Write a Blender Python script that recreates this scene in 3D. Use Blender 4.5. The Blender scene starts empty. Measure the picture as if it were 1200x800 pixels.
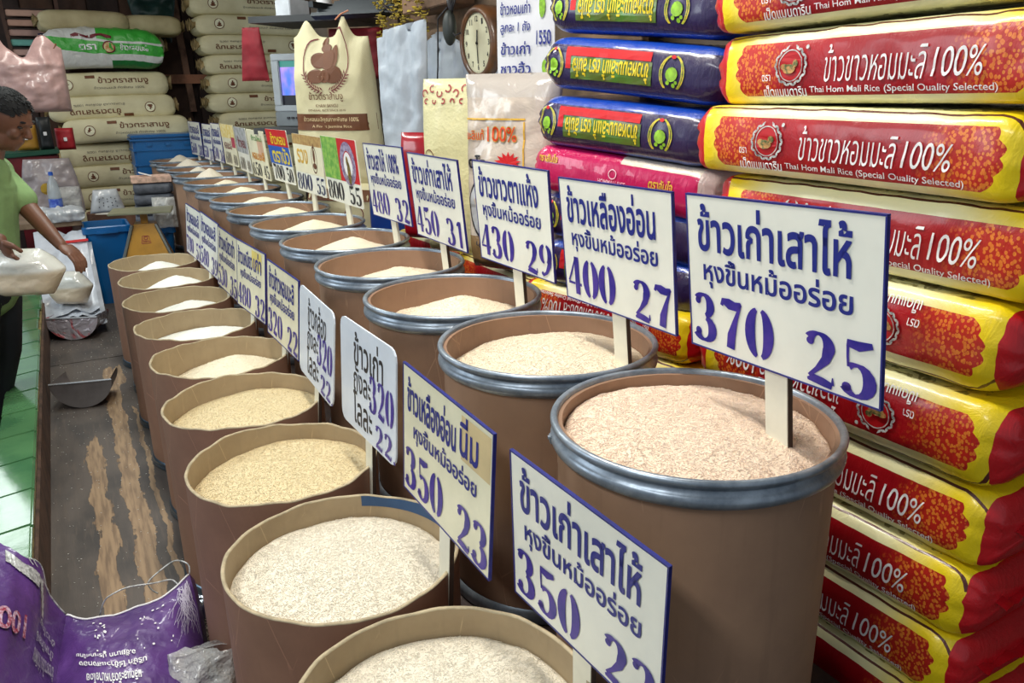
import bpy, bmesh, math, random
import numpy as np
from mathutils import Matrix, Vector, noise as mn
random.seed(7); RNG = np.random.default_rng(7)
SC = bpy.context.scene; COL = SC.collection
PI = math.pi
# ------------------------------------------------------------------ camera
F_, P_, R_, A_ = 925., math.radians(17.6855), math.radians(.77554), math.radians(29.0)
cp, sp, cr, sr, ca, sa = math.cos(P_), math.sin(P_), math.cos(R_), math.sin(R_), math.cos(A_), math.sin(A_)
def _row(X, Y, Z): return Vector((X*ca+Y*sa, -X*sa+Y*ca, Z))
_r, _u, _f = _row(cr, -sr*sp, -sr*cp), _row(sr, cr*sp, cr*cp), _row(0, cp, -sp)
cam = bpy.data.objects.new('camera', bpy.data.cameras.new('camera')); COL.objects.link(cam)
cam.data.sensor_width = 36; cam.data.lens = F_/1200*36; cam.data.clip_start = .05
cam.matrix_world = Matrix(((_r.x, _u.x, -_f.x, 0), (_r.y, _u.y, -_f.y, 0), (_r.z, _u.z, -_f.z, 1.53), (0, 0, 0, 1)))
SC.camera = cam
# ------------------------------------------------------------------ world, lamps, exposure
W = bpy.data.worlds.new('world'); SC.world = W; W.use_nodes = True
bg = W.node_tree.nodes['Background']; bg.inputs[0].default_value = (.80, .90, 1.0, 1); bg.inputs[1].default_value = .34
def area(name, loc, size, power, color=(1, 1, 1), rot=(0, 0, 0)):
    l = bpy.data.lights.new(name, 'AREA'); l.shape = 'RECTANGLE'; l.size, l.size_y = size; l.energy = power; l.color = color
    o = bpy.data.objects.new(name, l); o.location = loc; o.rotation_euler = rot; COL.objects.link(o); return o
area('tube_or_glare_light', (.55, 1.8, 2.85), (.25, 1.3), 46, (1, .95, .86))
area('tube_or_glare_light', (.35, 4.4, 2.85), (.25, 1.3), 34, (.95, 1, .95))
area('tube_or_glare_light', (.2, 6.4, 2.85), (.25, 1.3), 16, (1, .95, .86))
area('tube_or_glare_light', (-.9, .6, 2.75), (.3, 1.4), 32, (.97, 1, 1))
area('street_daylight', (-3.4, 4.2, 2.6), (2.6, 1.2), 60, (.86, .95, 1), (0, math.radians(-62), 0))
area('tube_or_glare_light', (-1.6, 8.6, 2.85), (.55, 1.8), 15, (.92, 1, 1))  # added light, no known fitting: puts the glare on the tilted ledge tiles
area('tube_or_glare_light', (-1.95, 10.8, 2.85), (.6, 1.8), 17, (.92, 1, 1))  # second added light, past the back wall, extends the tile glare
SC.view_settings.view_transform = 'Standard'; SC.view_settings.look = 'None'
SC.view_settings.exposure = 0.15; SC.view_settings.gamma = 1; SC.view_settings.use_curve_mapping = False

# ------------------------------------------------------------------ materials
def lin(c):
    return tuple(((v/255)/12.92 if v/255 <= .04045 else ((v/255+.055)/1.055)**2.4) for v in c[:3]) + (1,)
class NB:
    def __init__(s, m):
        s.t = m.node_tree; s.b = s.t.nodes['Principled BSDF']; s.m = m; s._o = None
    def n(s, k, **p):
        x = s.t.nodes.new(k)
        for a, v in p.items(): setattr(x, a, v)
        return x
    def put(s, i, v):
        if hasattr(v, 'is_output') or isinstance(v, bpy.types.NodeSocket): s.t.links.new(v, i)
        elif v is not None: i.default_value = v
    def co(s, kind='Object'):
        if not s._o: s._o = s.n('ShaderNodeTexCoord')
        return s._o.outputs[kind]
    def sep(s, v=None):
        x = s.n('ShaderNodeSeparateXYZ'); s.put(x.inputs[0], v or s.co()); return x.outputs
    def m_(s, op, a, b=None, c=None):
        x = s.n('ShaderNodeMath', operation=op); s.put(x.inputs[0], a)
        if b is not None: s.put(x.inputs[1], b)
        if c is not None: s.put(x.inputs[2], c)
        return x.outputs[0]
    def mix(s, f, a, b):
        x = s.n('ShaderNodeMix', data_type='RGBA'); s.put(x.inputs[0], f); s.put(x.inputs[6], a); s.put(x.inputs[7], b); return x.outputs[2]
    def noise(s, scale, detail=3, vec=None, rough=.5, dist=0):
        x = s.n('ShaderNodeTexNoise'); s.put(x.inputs['Vector'], vec or s.co()); x.inputs['Scale'].default_value = scale
        x.inputs['Detail'].default_value = detail; x.inputs['Roughness'].default_value = rough; x.inputs['Distortion'].default_value = dist
        return x.outputs[0]
    def vor(s, scale, vec=None, feature='F1', out=0):
        x = s.n('ShaderNodeTexVoronoi', feature=feature); s.put(x.inputs['Vector'], vec or s.co()); x.inputs['Scale'].default_value = scale; return x.outputs[out]
    def vmap(s, scale=(1, 1, 1), rot=(0, 0, 0), vec=None):
        x = s.n('ShaderNodeMapping'); s.put(x.inputs[0], vec or s.co()); x.inputs['Scale'].default_value = scale; x.inputs['Rotation'].default_value = rot; return x.outputs[0]
    def step(s, v, lo, hi):
        x = s.n('ShaderNodeMapRange'); x.interpolation_type = 'SMOOTHSTEP'; s.put(x.inputs[0], v); x.inputs[1].default_value = lo; x.inputs[2].default_value = hi; return x.outputs[0]
    def between(s, v, lo, hi):
        return s.m_('MULTIPLY', s.m_('GREATER_THAN', v, lo), s.m_('LESS_THAN', v, hi))
    def bump(s, h, strength=.3, dist=.01):
        x = s.n('ShaderNodeBump'); s.put(x.inputs['Height'], h); x.inputs['Strength'].default_value = strength; x.inputs['Distance'].default_value = dist
        s.t.links.new(x.outputs[0], s.b.inputs['Normal'])
    def color(s, c): s.put(s.b.inputs['Base Color'], c)
MC = {}
def mat(name, color, rough=.6, metal=0., var=.12, vscale=6., bump=0., bscale=40., bdist=.005, coat=0., spec=.5, alpha=None, emit=None, sub=0., c2=None):
    if name in MC: return MC[name]
    m = bpy.data.materials.new(name); m.use_nodes = True; nb = NB(m); b = nb.b
    b.inputs['Roughness'].default_value = rough; b.inputs['Metallic'].default_value = metal; b.inputs['Specular IOR Level'].default_value = spec
    c = lin(color)
    if c2 is not None: c_2 = lin(c2)
    else: c_2 = tuple(max(0, v*(1-var*2.2)) for v in c[:3]) + (1,)
    if var or c2 is not None:
        nb.color(nb.mix(nb.step(nb.noise(vscale, 5, rough=.6), .35, .7), c, c_2))
    else: nb.color(c)
    if bump: nb.bump(nb.noise(bscale, 4), bump, bdist)
    if coat: b.inputs['Coat Weight'].default_value = coat; b.inputs['Coat Roughness'].default_value = .12
    if alpha is not None: b.inputs['Alpha'].default_value = alpha
    if emit: b.inputs['Emission Color'].default_value = lin(emit[0]); b.inputs['Emission Strength'].default_value = emit[1]
    MC[name] = m; return m
def newmat(name):
    m = bpy.data.materials.new(name); m.use_nodes = True; MC[name] = m; return NB(m)

M_fibre = None
def fibre_mat(name, c1, c2):
    nb = newmat(name); n1 = nb.noise(3.5, 5, rough=.65); z = nb.sep()
    st = nb.noise(3, 3, nb.vmap((14, 14, 1.2)))
    col = nb.mix(nb.step(n1, .3, .75), lin(c1), lin(c2))
    col = nb.mix(nb.m_('MULTIPLY', nb.step(st, .55, .8), .25), col, lin([v*.72 for v in c1]))
    scr = nb.m_('LESS_THAN', nb.vor(9, nb.vmap((1, 1, .35), (.6, .2, 0)), 'DISTANCE_TO_EDGE'), .006)
    col = nb.mix(nb.m_('MULTIPLY', scr, nb.m_('MULTIPLY', nb.step(n1, .5, .6), .35)), col, lin([min(255, v*1.3) for v in c1]))
    nb.color(col); nb.b.inputs['Roughness'].default_value = .62; nb.b.inputs['Specular IOR Level'].default_value = .35
    nb.bump(nb.noise(60, 3), .12, .003); return nb.m
M_body_b = fibre_mat('fibre_tan', (160, 127, 102), (140, 110, 90))
M_body_f = fibre_mat('fibre_brown', (154, 116, 94), (134, 100, 82))
M_inner = fibre_mat('fibre_inside', (176, 156, 124), (156, 136, 106))
M_edge = mat('fibre_cut_edge', (188, 172, 140), .8, var=.15, vscale=30)
def steel():
    nb = newmat('galvanised_steel'); n1 = nb.noise(12, 5, rough=.7)
    nb.color(nb.mix(nb.step(n1, .3, .7), lin((164, 175, 187)), lin((114, 125, 137))))
    nb.b.inputs['Metallic'].default_value = .6
    nb.put(nb.b.inputs['Roughness'], nb.m_('ADD', nb.m_('MULTIPLY', n1, .3), .2)); nb.bump(nb.noise(30, 4), .2, .003); return nb.m
M_steel = steel()
def rice_mat(name, c, dark=.93):
    nb = newmat(name); v = nb.n('ShaderNodeTexVoronoi'); nb.put(v.inputs['Vector'], nb.vmap((1, 1, 2))); v.inputs['Scale'].default_value = 300
    d, cc = v.outputs[0], v.outputs[1]
    g = nb.m_('FRACT', nb.m_('MULTIPLY', nb.sep(cc)[0], 7.3))
    c0 = lin(c); c1 = lin([x*dark for x in c])
    col = nb.mix(g, c0, c1); col = nb.mix(nb.m_('MULTIPLY', nb.step(nb.noise(7, 3), .45, .7), .22), col, lin([x*.93 for x in c]))
    nb.color(col); nb.b.inputs['Roughness'].default_value = .6
    nb.b.inputs['Specular IOR Level'].default_value = .3
    nb.bump(d, .16, .003); return nb.m
RICE = {'pink': rice_mat('rice_pinkish', (246, 223, 197)), 'cream': rice_mat('rice_cream', (241, 227, 201)), 'ivory': rice_mat('rice_ivory', (238, 229, 209)),
        'straw': rice_mat('rice_straw', (226, 208, 165), .9), 'white': rice_mat('rice_white', (245, 245, 236)), 'warm': rice_mat('rice_warm', (242, 231, 203))}
M_board = mat('painted_board', (242, 243, 230), .35, var=.04, vscale=5, coat=.25)
M_board2 = mat('bluish_board', (222, 232, 244), .4, var=.05, vscale=5, coat=.2)
M_yellow_board = mat('yellowed_board', (240, 236, 205), .4, var=.06, vscale=5, coat=.2)
M_bluetrim = mat('blue_trim', (36, 42, 128), .4, var=.15, vscale=25)
M_blue = mat('blue_lettering', (24, 36, 130), .45, var=0)
M_stencil = mat('violet_ink', (22, 18, 132), .4, c2=(72, 48, 156), vscale=16)
M_black = mat('black_lettering', (30, 28, 34), .5, var=0)
M_stick = mat('cream_stick', (234, 232, 214), .5, var=.06)
M_stickedge = mat('stick_edge', (70, 52, 40), .8, var=.1)
M_edgew = mat('board_edge', (120, 108, 96), .8, var=.2)
M_white = mat('white_print', (240, 240, 240), .45, var=0)
M_gold = mat('gold_print', (222, 176, 60), .4, var=.1, vscale=60)
M_yel = mat('yellow_print', (240, 214, 40), .4, var=.1, vscale=60)
M_redp = mat('red_print', (205, 22, 28), .4, var=.05)
M_brown = mat('brown_print', (112, 66, 36), .6, var=.1)
M_maroon = mat('maroon_print', (120, 34, 44), .6, var=.08)
M_dark = mat('dark_wood', (58, 38, 32), .7, var=.25, vscale=9, bump=.2)
M_lime = mat('lime_print', (150, 205, 50), .4, var=.2, vscale=50)
M_green = mat('green_print', (60, 150, 50), .4, var=.15, vscale=20)
M_grey = mat('grey_print', (120, 112, 100), .6, var=.05)
M_silver = mat('silver_print', (205, 208, 206), .35, var=.3, vscale=90)

# ------------------------------------------------------------------ mesh helpers
class MB:
    def __init__(s): s.v = []; s.f = []; s.n = 0
    def add(s, v, f):
        v = np.asarray(v, float).reshape(-1, 3); k = s.n; s.v.append(v); s.n += len(v)
        s.f += [tuple(i+k for i in q) for q in f]; return s
    def box(s, c, d, R=None, bev=0.):
        x, y, z = [q/2 for q in d]; b = min(bev, x, y, z)
        if b <= 0:
            v = [(i*x, j*y, k*z) for k in (-1, 1) for j in (-1, 1) for i in (-1, 1)]
            f = [(0, 2, 3, 1), (4, 5, 7, 6), (0, 1, 5, 4), (2, 6, 7, 3), (0, 4, 6, 2), (1, 3, 7, 5)]
        else:
            bm = bmesh.new(); bmesh.ops.create_cube(bm, size=1)
            for q in bm.verts: q.co = Vector((q.co.x*2*x, q.co.y*2*y, q.co.z*2*z))
            bmesh.ops.bevel(bm, geom=bm.edges[:], offset=b, segments=2, affect='EDGES')
            bm.verts.index_update(); v = [tuple(q.co) for q in bm.verts]; f = [tuple(q.index for q in g.verts) for g in bm.faces]; bm.free()
        v = np.array(v)
        if R is not None: v = v @ np.array(R)[:3, :3].T
        return s.add(v+np.array(c), f)
    def tube(s, pts, r, n=8, closed=False, cap=True):
        P = [Vector(p) for p in pts]; m = len(P); rr = r if hasattr(r, '__len__') else [r]*m
        vs = []; up = Vector((0, 0, 1))
        for i, p in enumerate(P):
            a = P[(i-1) % m] if (i or closed) else P[0]; b = P[(i+1) % m] if (i < m-1 or closed) else P[-1]
            t = (b-a).normalized() if (b-a).length > 1e-9 else Vector((0, 0, 1))
            u = t.cross(up)
            if u.length < .05: u = t.cross(Vector((1, 0, 0)))
            u.normalize(); w = u.cross(t)
            for k in range(n):
                g = 2*PI*k/n; vs.append(p+(u*math.cos(g)+w*math.sin(g))*rr[i])
        f = []
        for i in range(m if closed else m-1):
            for k in range(n):
                j = (i+1) % m; f.append((i*n+k, i*n+(k+1) % n, j*n+(k+1) % n, j*n+k))
        if cap and not closed: f += [tuple(range(n))[::-1], tuple((m-1)*n+k for k in range(n))]
        return s.add([tuple(q) for q in vs], f)
    def lathe(s, prof, n=72, c=(0, 0, 0), wob=None):
        a = np.arange(n)*2*PI/n; vs = []
        for i, (r, z) in enumerate(prof):
            zz = z+(wob(a)*(1 if z > 0.3 else 0) if wob is not None else 0*a)
            vs.append(np.stack([c[0]+r*np.cos(a), c[1]+r*np.sin(a), c[2]+zz], -1))
        f = [(i*n+k, i*n+(k+1) % n, (i+1)*n+(k+1) % n, (i+1)*n+k) for i in range(len(prof)-1) for k in range(n)]
        return s.add(np.concatenate(vs), f)
    def ell(s, c, r, n=16, m=10, R=None):
        vs = [(0, 0, -1)]+[(math.cos(2*PI*k/n)*math.sin(PI*j/m), math.sin(2*PI*k/n)*math.sin(PI*j/m), -math.cos(PI*j/m)) for j in range(1, m) for k in range(n)]+[(0, 0, 1)]
        f = [(0, 1+(k+1) % n, 1+k) for k in range(n)]
        for j in range(m-2):
            for k in range(n): f.append((1+j*n+k, 1+j*n+(k+1) % n, 1+(j+1)*n+(k+1) % n, 1+(j+1)*n+k))
        L = len(vs)-1; f += [(L, 1+(m-2)*n+k, 1+(m-2)*n+(k+1) % n) for k in range(n)]
        v = np.array(vs)*np.array(r)
        if R is not None: v = v @ np.array(R)[:3, :3].T
        return s.add(v+np.array(c), f)
    def grid(s, P):
        P = np.asarray(P, float); a, b = P.shape[:2]
        return s.add(P.reshape(-1, 3), [(i*b+j, i*b+j+1, (i+1)*b+j+1, (i+1)*b+j) for i in range(a-1) for j in range(b-1)])
    def mesh(s, name, smooth=False, m=None):
        me = bpy.data.meshes.new(name); V = np.concatenate(s.v) if s.v else np.zeros((0, 3)); me.from_pydata(V.tolist(), [], s.f)
        if smooth: me.polygons.foreach_set('use_smooth', [True]*len(me.polygons))
        if m: me.materials.append(m)
        me.update(); return me
def link(name, me, parent=None, loc=None, kind=None, label=None):
    o = bpy.data.objects.new(name, me); COL.objects.link(o)
    if parent: o.parent = parent
    if loc is not None: o.location = loc
    if kind: o['kind'] = kind
    if label: o['label'] = label
    return o
def part(name, mb, m, parent=None, smooth=False, kind=None, label=None, loc=None, sharp=None):
    me = mb.mesh(name, smooth, m)
    if sharp: 
        try: me.set_sharp_from_angle(angle=math.radians(sharp))
        except Exception: pass
    return link(name, me, parent, loc, kind, label)
def thing(name, label, cat, loc=(0, 0, 0), rot=None, group=None):
    o = bpy.data.objects.new(name, None); COL.objects.link(o); o.empty_display_size = .1
    if rot is not None:
        o.matrix_world = Matrix.Translation(loc) @ rot
    else: o.location = loc
    o['label'] = label; o['category'] = cat
    if group: o['group'] = group
    return o
def tag(o, label=None, cat=None, group=None, kind=None):
    for k, v in (('label', label), ('category', cat), ('group', group), ('kind', kind)):
        if v: o[k] = v
    return o
def Rz(d): return Matrix.Rotation(math.radians(d), 4, 'Z')
def Rx(d): return Matrix.Rotation(math.radians(d), 4, 'X')
def Ry(d): return Matrix.Rotation(math.radians(d), 4, 'Y')
def fbm(p, s, o=3):
    return mn.fractal(Vector((p[0]*s, p[1]*s, p[2]*s)), 1.0, 2.0, o)

# ---- lettering: flat outlines (2D verts, faces), cached and fitted into boxes
_TX = {}
def _inside(p, P):
    x, y = p; c = False; n = len(P)
    for i in range(n):
        x0, y0 = P[i]; x1, y1 = P[i-1]
        if (y0 > y) != (y1 > y) and x < (x1-x0)*(y-y0)/(y1-y0)+x0: c = not c
    return c
def glyphs(s, bold=.0, res=2):
    k = (s, bold, res)
    if k in _TX: return _TX[k]
    c = bpy.data.curves.new('t', 'FONT'); c.body = s; c.size = 1
    o = bpy.data.objects.new('t', c); COL.objects.link(o); bpy.context.view_layer.update()
    cu = o.to_curve(bpy.context.evaluated_depsgraph_get()); polys = []
    for sp_ in cu.splines:
        B = sp_.bezier_points; n = len(B); P = []
        if n < 2: continue
        for i in range(n):
            p, q = B[i], B[(i+1) % n]; a_, b_, c_, d_ = p.co, p.handle_right, q.handle_left, q.co
            st = 1 if (b_-a_).cross(d_-a_).length < 1e-6 and (c_-a_).cross(d_-a_).length < 1e-6 else res+2
            for j in range(st):
                t = j/st; v = a_*(1-t)**3+b_*3*t*(1-t)**2+c_*3*t*t*(1-t)+d_*t**3
                if not P or (abs(v.x-P[-1][0])+abs(v.y-P[-1][1])) > 1e-4: P.append((v.x, v.y))
        if len(P) > 2: polys.append(np.array(P))
    o.to_curve_clear(); bpy.data.objects.remove(o); bpy.data.curves.remove(c)
    A = [.5*float(np.sum(P[:, 0]*np.roll(P[:, 1], -1)-np.roll(P[:, 0], -1)*P[:, 1])) for P in polys]
    box = [(P[:, 0].min(), P[:, 0].max(), P[:, 1].min(), P[:, 1].max()) for P in polys]; holes = {i: [] for i in range(len(polys))}
    for h_ in range(len(polys)):
        bh = box[h_]; cand = [i for i in range(len(polys)) if i != h_ and A[i]*A[h_] < 0 and abs(A[i]) > abs(A[h_]) and box[i][0] <= bh[0] and box[i][1] >= bh[1] and box[i][2] <= bh[2] and box[i][3] >= bh[3] and all(_inside(p, polys[i]) for p in polys[h_][::3])]
        if cand: holes[min(cand, key=lambda i: abs(A[i]))].append(h_)
    hs = {q for v in holes.values() for q in v}; outs = [i for i in range(len(polys)) if i not in hs]
    if bold:
        for i, P in enumerate(polys):
            e = np.roll(P, -1, 0)-P; e /= np.linalg.norm(e, axis=1)[:, None]+1e-9; nrm = np.stack([e[:, 1], -e[:, 0]], -1)*math.copysign(1, A[i])*(-1 if i in hs else 1)
            v = nrm+np.roll(nrm, 1, 0); v /= np.maximum(np.linalg.norm(v, axis=1)[:, None], .7); polys[i] = P+v*bold
    from mathutils.geometry import tessellate_polygon
    V, Fs = [], []; nv = 0
    for i in outs:
        loops = [polys[i]]+[polys[h_] for h_ in holes[i]]; L = [[Vector((x, y, 0)) for x, y in P] for P in loops]
        Fs += [tuple(q+nv for q in t) for t in tessellate_polygon(L)]
        for P in loops: V += [tuple(p) for p in P]; nv += len(P)
    Fs = [f if ((V[f[1]][0]-V[f[0]][0])*(V[f[2]][1]-V[f[0]][1])-(V[f[2]][0]-V[f[0]][0])*(V[f[1]][1]-V[f[0]][1])) > 0 else f[::-1] for f in Fs]
    _TX[k] = (np.array(V), Fs); return _TX[k]
def text2d(s, box, bold=.02, slant=0, flip=False, res=2, mirror=False, stretch=True):
    """box = x0, z0, x1, z1"""
    V, Fs = glyphs(s, bold, res); V = V.copy()
    if slant: V[:, 0] += V[:, 1]*slant
    lo, hi = V.min(0), V.max(0); V = (V-lo)/(hi-lo)
    if flip: V = 1-V
    x0, z0, x1, z1 = box; w, h = x1-x0, z1-z0
    return np.stack([x0+V[:, 0]*w, z0+V[:, 1]*h], -1), Fs
def cut2d(V, Fs, step):
    bm = bmesh.new(); vs = [bm.verts.new((x, y, 0)) for x, y in V]
    for f in Fs:
        try: bm.faces.new([vs[i] for i in f])
        except Exception: pass
    z = math.floor(V[:, 1].min()/step)*step+step
    while z < V[:, 1].max():
        bmesh.ops.bisect_plane(bm, geom=bm.verts[:]+bm.edges[:]+bm.faces[:], plane_co=(0, z, 0), plane_no=(0, 1, 0)); z += step
    bm.verts.index_update(); V2 = np.array([q.co[:2] for q in bm.verts]); F2 = [tuple(q.index for q in g.verts) for g in bm.faces]; bm.free()
    return V2, F2
def onflat(V, Fs, y=-.0012): return np.stack([V[:, 0], np.full(len(V), y), V[:, 1]], -1), Fs
def strip2d(pts):
    """pts: (x, z, width) -> ribbon polygon with variable width"""
    P = np.array(pts, float); d = np.gradient(P[:, :2], axis=0); d /= np.linalg.norm(d, axis=1)[:, None]+1e-9
    nrm = np.stack([-d[:, 1], d[:, 0]], -1); a = P[:, :2]+nrm*P[:, 2:3]/2; b = P[:, :2]-nrm*P[:, 2:3]/2
    n = len(P); return np.concatenate([a, b]), [(i, i+1, n+i+1, n+i) for i in range(n-1)]
def arc(cx, cz, rx, rz, a0, a1, t0, t1, k=1.3, n=14):
    o = []
    for i in range(n+1):
        a = math.radians(a0+(a1-a0)*i/n); o.append((cx+rx*math.cos(a), cz+rz*math.sin(a), t0+(t1-t0)*abs(math.cos(a))**k))
    return o
def disc2d(cx, cz, r, n=20, rz=None):
    rz = rz or r; return np.array([(cx+r*math.cos(2*PI*i/n), cz+rz*math.sin(2*PI*i/n)) for i in range(n)]), [tuple(range(n))]
def ring2d(cx, cz, r0, r1, n=40, asp=1.):
    a = np.arange(n)*2*PI/n; c, s_ = np.cos(a), np.sin(a)
    V = np.concatenate([np.stack([cx+r0*c, cz+r0*asp*s_], -1), np.stack([cx+r1*c, cz+r1*asp*s_], -1)])
    return V, [(i, (i+1) % n, n+(i+1) % n, n+i) for i in range(n)]
def merge2d(L):
    V = []; Fs = []; k = 0
    for v, f in L: V.append(np.asarray(v)); Fs += [tuple(i+k for i in q) for q in f]; k += len(v)
    return np.concatenate(V), Fs
def digit(ch):
    D = []
    def st(p): D.append(strip2d([(q[0], q[1], q[2]*1.22) for q in p]))
    def dot(x, z, r): D.append(disc2d(x, z, r, 12))
    if ch == '0':
        st(arc(.31, .5, .2, .45, 76, -76, .04, .19)); st(arc(.29, .5, .2, .45, 104, 256, .04, .19))
    elif ch == '1':
        st([(.32, .04, .15), (.32, .5, .15), (.32, .96, .15)]); st([(.12, .80, .04), (.2, .86, .1), (.32, .93, .07)])
    elif ch == '2':
        st(arc(.27, .72, .19, .22, 150, -15, .05, .17)); st([(.45, .68, .17), (.4, .5, .13), (.25, .3, .07), (.1, .14, .05)])
        st([(.07, .07, .04), (.2, .11, .13), (.36, .09, .13), (.52, .06, .1)]); st([(.53, .22, .02), (.53, .08, .05)]); dot(.12, .78, .07)
    elif ch == '3':
        st(arc(.25, .74, .18, .21, 150, -75, .05, .17)); st(arc(.25, .27, .22, .23, 75, -155, .05, .18)); dot(.11, .82, .07); dot(.1, .2, .08)
    elif ch == '4':
        st([(.4, .03, .15), (.4, .5, .15), (.4, .97, .15)]); st([(.36, .95, .04), (.2, .62, .05), (.04, .33, .05)]); st([(.02, .29, .05), (.3, .29, .05)]); st([(.5, .29, .06), (.58, .29, .06)])
    elif ch == '5':
        st([(.1, .93, .1), (.3, .91, .14), (.52, .97, .08)]); st([(.12, .9, .04), (.12, .7, .035), (.13, .52, .03)]); st(arc(.27, .31, .22, .27, 125, -150, .05, .18)); dot(.11, .16, .08)
    elif ch == '6':
        st(arc(.31, .3, .19, .26, 76, -76, .04, .15)); st(arc(.29, .3, .2, .26, 104, 256, .04, .17)); st([(.1, .35, .15), (.15, .6, .14), (.28, .83, .08), (.46, .94, .05)])
    elif ch == '7':
        st([(.07, .84, .06), (.1, .93, .1), (.25, .9, .17), (.42, .88, .14), (.55, .95, .06)]); st([(.53, .92, .04), (.4, .6, .09), (.3, .3, .16), (.27, .04, .16)])
    elif ch == '8':
        for q, a, b in ((.74, .16, .2), (.27, .2, .24)):
            st(arc(.31, q, a, b, 76, -76, .04, .15)); st(arc(.29, q, a, b, 104, 256, .04, .15))
    elif ch == '9':
        st(arc(.29, .7, .19, .26, 104, 256, .04, .15)); st(arc(.31, .7, .19, .26, 76, -70, .04, .16)); st([(.5, .65, .15), (.46, .4, .14), (.32, .17, .08), (.14, .06, .05)]); dot(.14, .12, .06)
    elif ch == '.': dot(.1, .08, .07)
    return merge2d(D)
def stencil(s, box):
    L = [];
    for i, c in enumerate(s):
        v, f = digit(c); v = v.copy(); v[:, 0] += i*.66; L.append((v, f))
    V, Fs = merge2d(L); w = (len(s)-1)*.66+.6; x0, z0, x1, z1 = box
    return np.stack([x0+V[:, 0]/w*(x1-x0), z0+V[:, 1]*(z1-z0)], -1), Fs
HOSTS = ('bag_body', 'sack_body', 'board', 'sheet_body', 'scale_body', 'dial')
def lettering(name, items, m, parent, fmap, cut=None, label=None):
    """one flat print = one part"""
    V, Fs = merge2d(items)
    if cut: V, Fs = cut2d(V, Fs, cut)
    host = next((c for c in parent.children if c.name.split('.')[0] in HOSTS), parent)
    mb = MB(); mb.add(fmap(V), Fs); o = part(name, mb, m, host, kind='stuff')
    if label: o['label'] = label
    return o
def flatmap(y=-.0012): return lambda V: np.stack([V[:, 0], np.full(len(V), y), V[:, 1]], -1)

# ================================================================== THE SETTING
def floor_mat():
    nb = newmat('worn_plywood'); x, y, z = nb.sep()
    fibre = nb.noise(6, 5, nb.vmap((9, .8, 1)), rough=.65); patch = nb.noise(2.3, 4, nb.vmap((2.2, 1, 1)), rough=.6)
    wob = nb.m_('MULTIPLY', nb.m_('SUBTRACT', nb.noise(2.2, 4, nb.vmap((.4, 1.3, 1)), rough=.7), .5), .09)
    xx = nb.m_('ADD', x, wob)
    def band(c, w, y0, y1, s=1.):
        d = nb.m_('SUBTRACT', 1, nb.m_('DIVIDE', nb.m_('ABSOLUTE', nb.m_('SUBTRACT', xx, c)), w))
        fade = nb.m_('MULTIPLY', nb.step(y, y0, y0+.12), nb.m_('SUBTRACT', 1, nb.step(y, y1-.35, y1)))
        return nb.m_('MULTIPLY', nb.m_('MULTIPLY', nb.m_('MAXIMUM', d, 0), fade), s)
    b = nb.m_('ADD', band(.045, .052, 1.4, 5.15, 1.3), band(-.075, .06, 2.0, 4.1, .9)); b = nb.m_('ADD', b, band(.128, .014, 2.2, 4.4, 1.6))
    b = nb.m_('ADD', b, band(.10, .03, 4.6, 5.17, 1.2)); b = nb.m_('ADD', b, band(-.09, .03, 4.4, 5.1, .55))
    msk = nb.step(nb.m_('ADD', b, nb.m_('MULTIPLY', nb.m_('SUBTRACT', fibre, .5), .9)), .38, .46)
    dark = nb.mix(nb.step(patch, .35, .7), lin((92, 84, 78)), lin((64, 60, 58)))
    dark = nb.mix(nb.m_('MULTIPLY', nb.step(fibre, .5, .7), .35), dark, lin((112, 98, 86)))
    tan = nb.mix(nb.step(nb.noise(8, 4, nb.vmap((8, .7, 1))), .35, .7), lin((160, 134, 104)), lin((120, 98, 76)))
    nb.color(nb.mix(msk, dark, tan)); nb.b.inputs['Roughness'].default_value = .6
    nb.bump(nb.m_('ADD', nb.m_('MULTIPLY', msk, -.6), nb.m_('MULTIPLY', fibre, .4)), .5, .004); return nb.m
M_floor = floor_mat()
M_conc = mat('dirty_concrete', (88, 84, 78), .8, var=.25, vscale=3, bump=.2)
fl = part('floor', MB().box((0, 3.9, -.15), (7, 13.3, .1)), M_conc, kind='structure')
for (x0, x1, y0, y1) in ((-.262, 1.95, .2, 2.02), (-.262, 1.95, 2.025, 5.20), (-.262, 2.45, 5.208, 9.4)):
    part('plank', MB().box(((x0+x1)/2, (y0+y1)/2, -.05), (x1-x0, y1-y0, .1), bev=.003), M_floor, fl)
# ledge with green tiles
M_tile = mat('green_glazed_tile', (92, 140, 92), .16, c2=(70, 118, 78), vscale=5, coat=.6, bump=.25, bscale=9, bdist=.01)
M_ledge = mat('ledge_mortar', (150, 132, 84), .85, var=.3, vscale=20, bump=.3)
wl = part('wall_left', MB().box((-.328, 3.75, .0535), (.128, 5.2, .307)), M_ledge, kind='structure')
y = 6.33; k = 0
while y > 1.3:
    l = .281; rnd = random.Random(k)
    part('tile', MB().box((-.330+rnd.uniform(-.002, .002), y-l/2, .221), (.137-(.022 if k in (2, 3) else 0), l-.006, .022), Rz(rnd.uniform(-.4, .4)) @ Rx(rnd.uniform(-.8, .8)) @ Ry(-6.5+rnd.uniform(-.7, .7)), bev=.006), M_tile, wl)
    y -= l; k += 1
part('trim_1', MB().box((-.2565, 3.75, .10), (.012, 5.2, .215), bev=.003), mat('worn_dark_timber', (96, 70, 54), .75, var=.3, vscale=14, bump=.5, bscale=30), kind='structure')
M_wall = mat('dark_plank_wall', (74, 52, 44), .8, var=.3, vscale=4, bump=.3)
wr = part('wall_right', MB().box((2.06, 3.1, 1.45), (.1, 7.8, 3.1)), mat('right_wall_paint', (120, 108, 96), .8, var=.2, vscale=2), kind='structure')
wb = part('wall_back', MB().box((1.15, 9.55, 1.45), (3.7, .1, 3.1)), M_wall, kind='structure')
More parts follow.
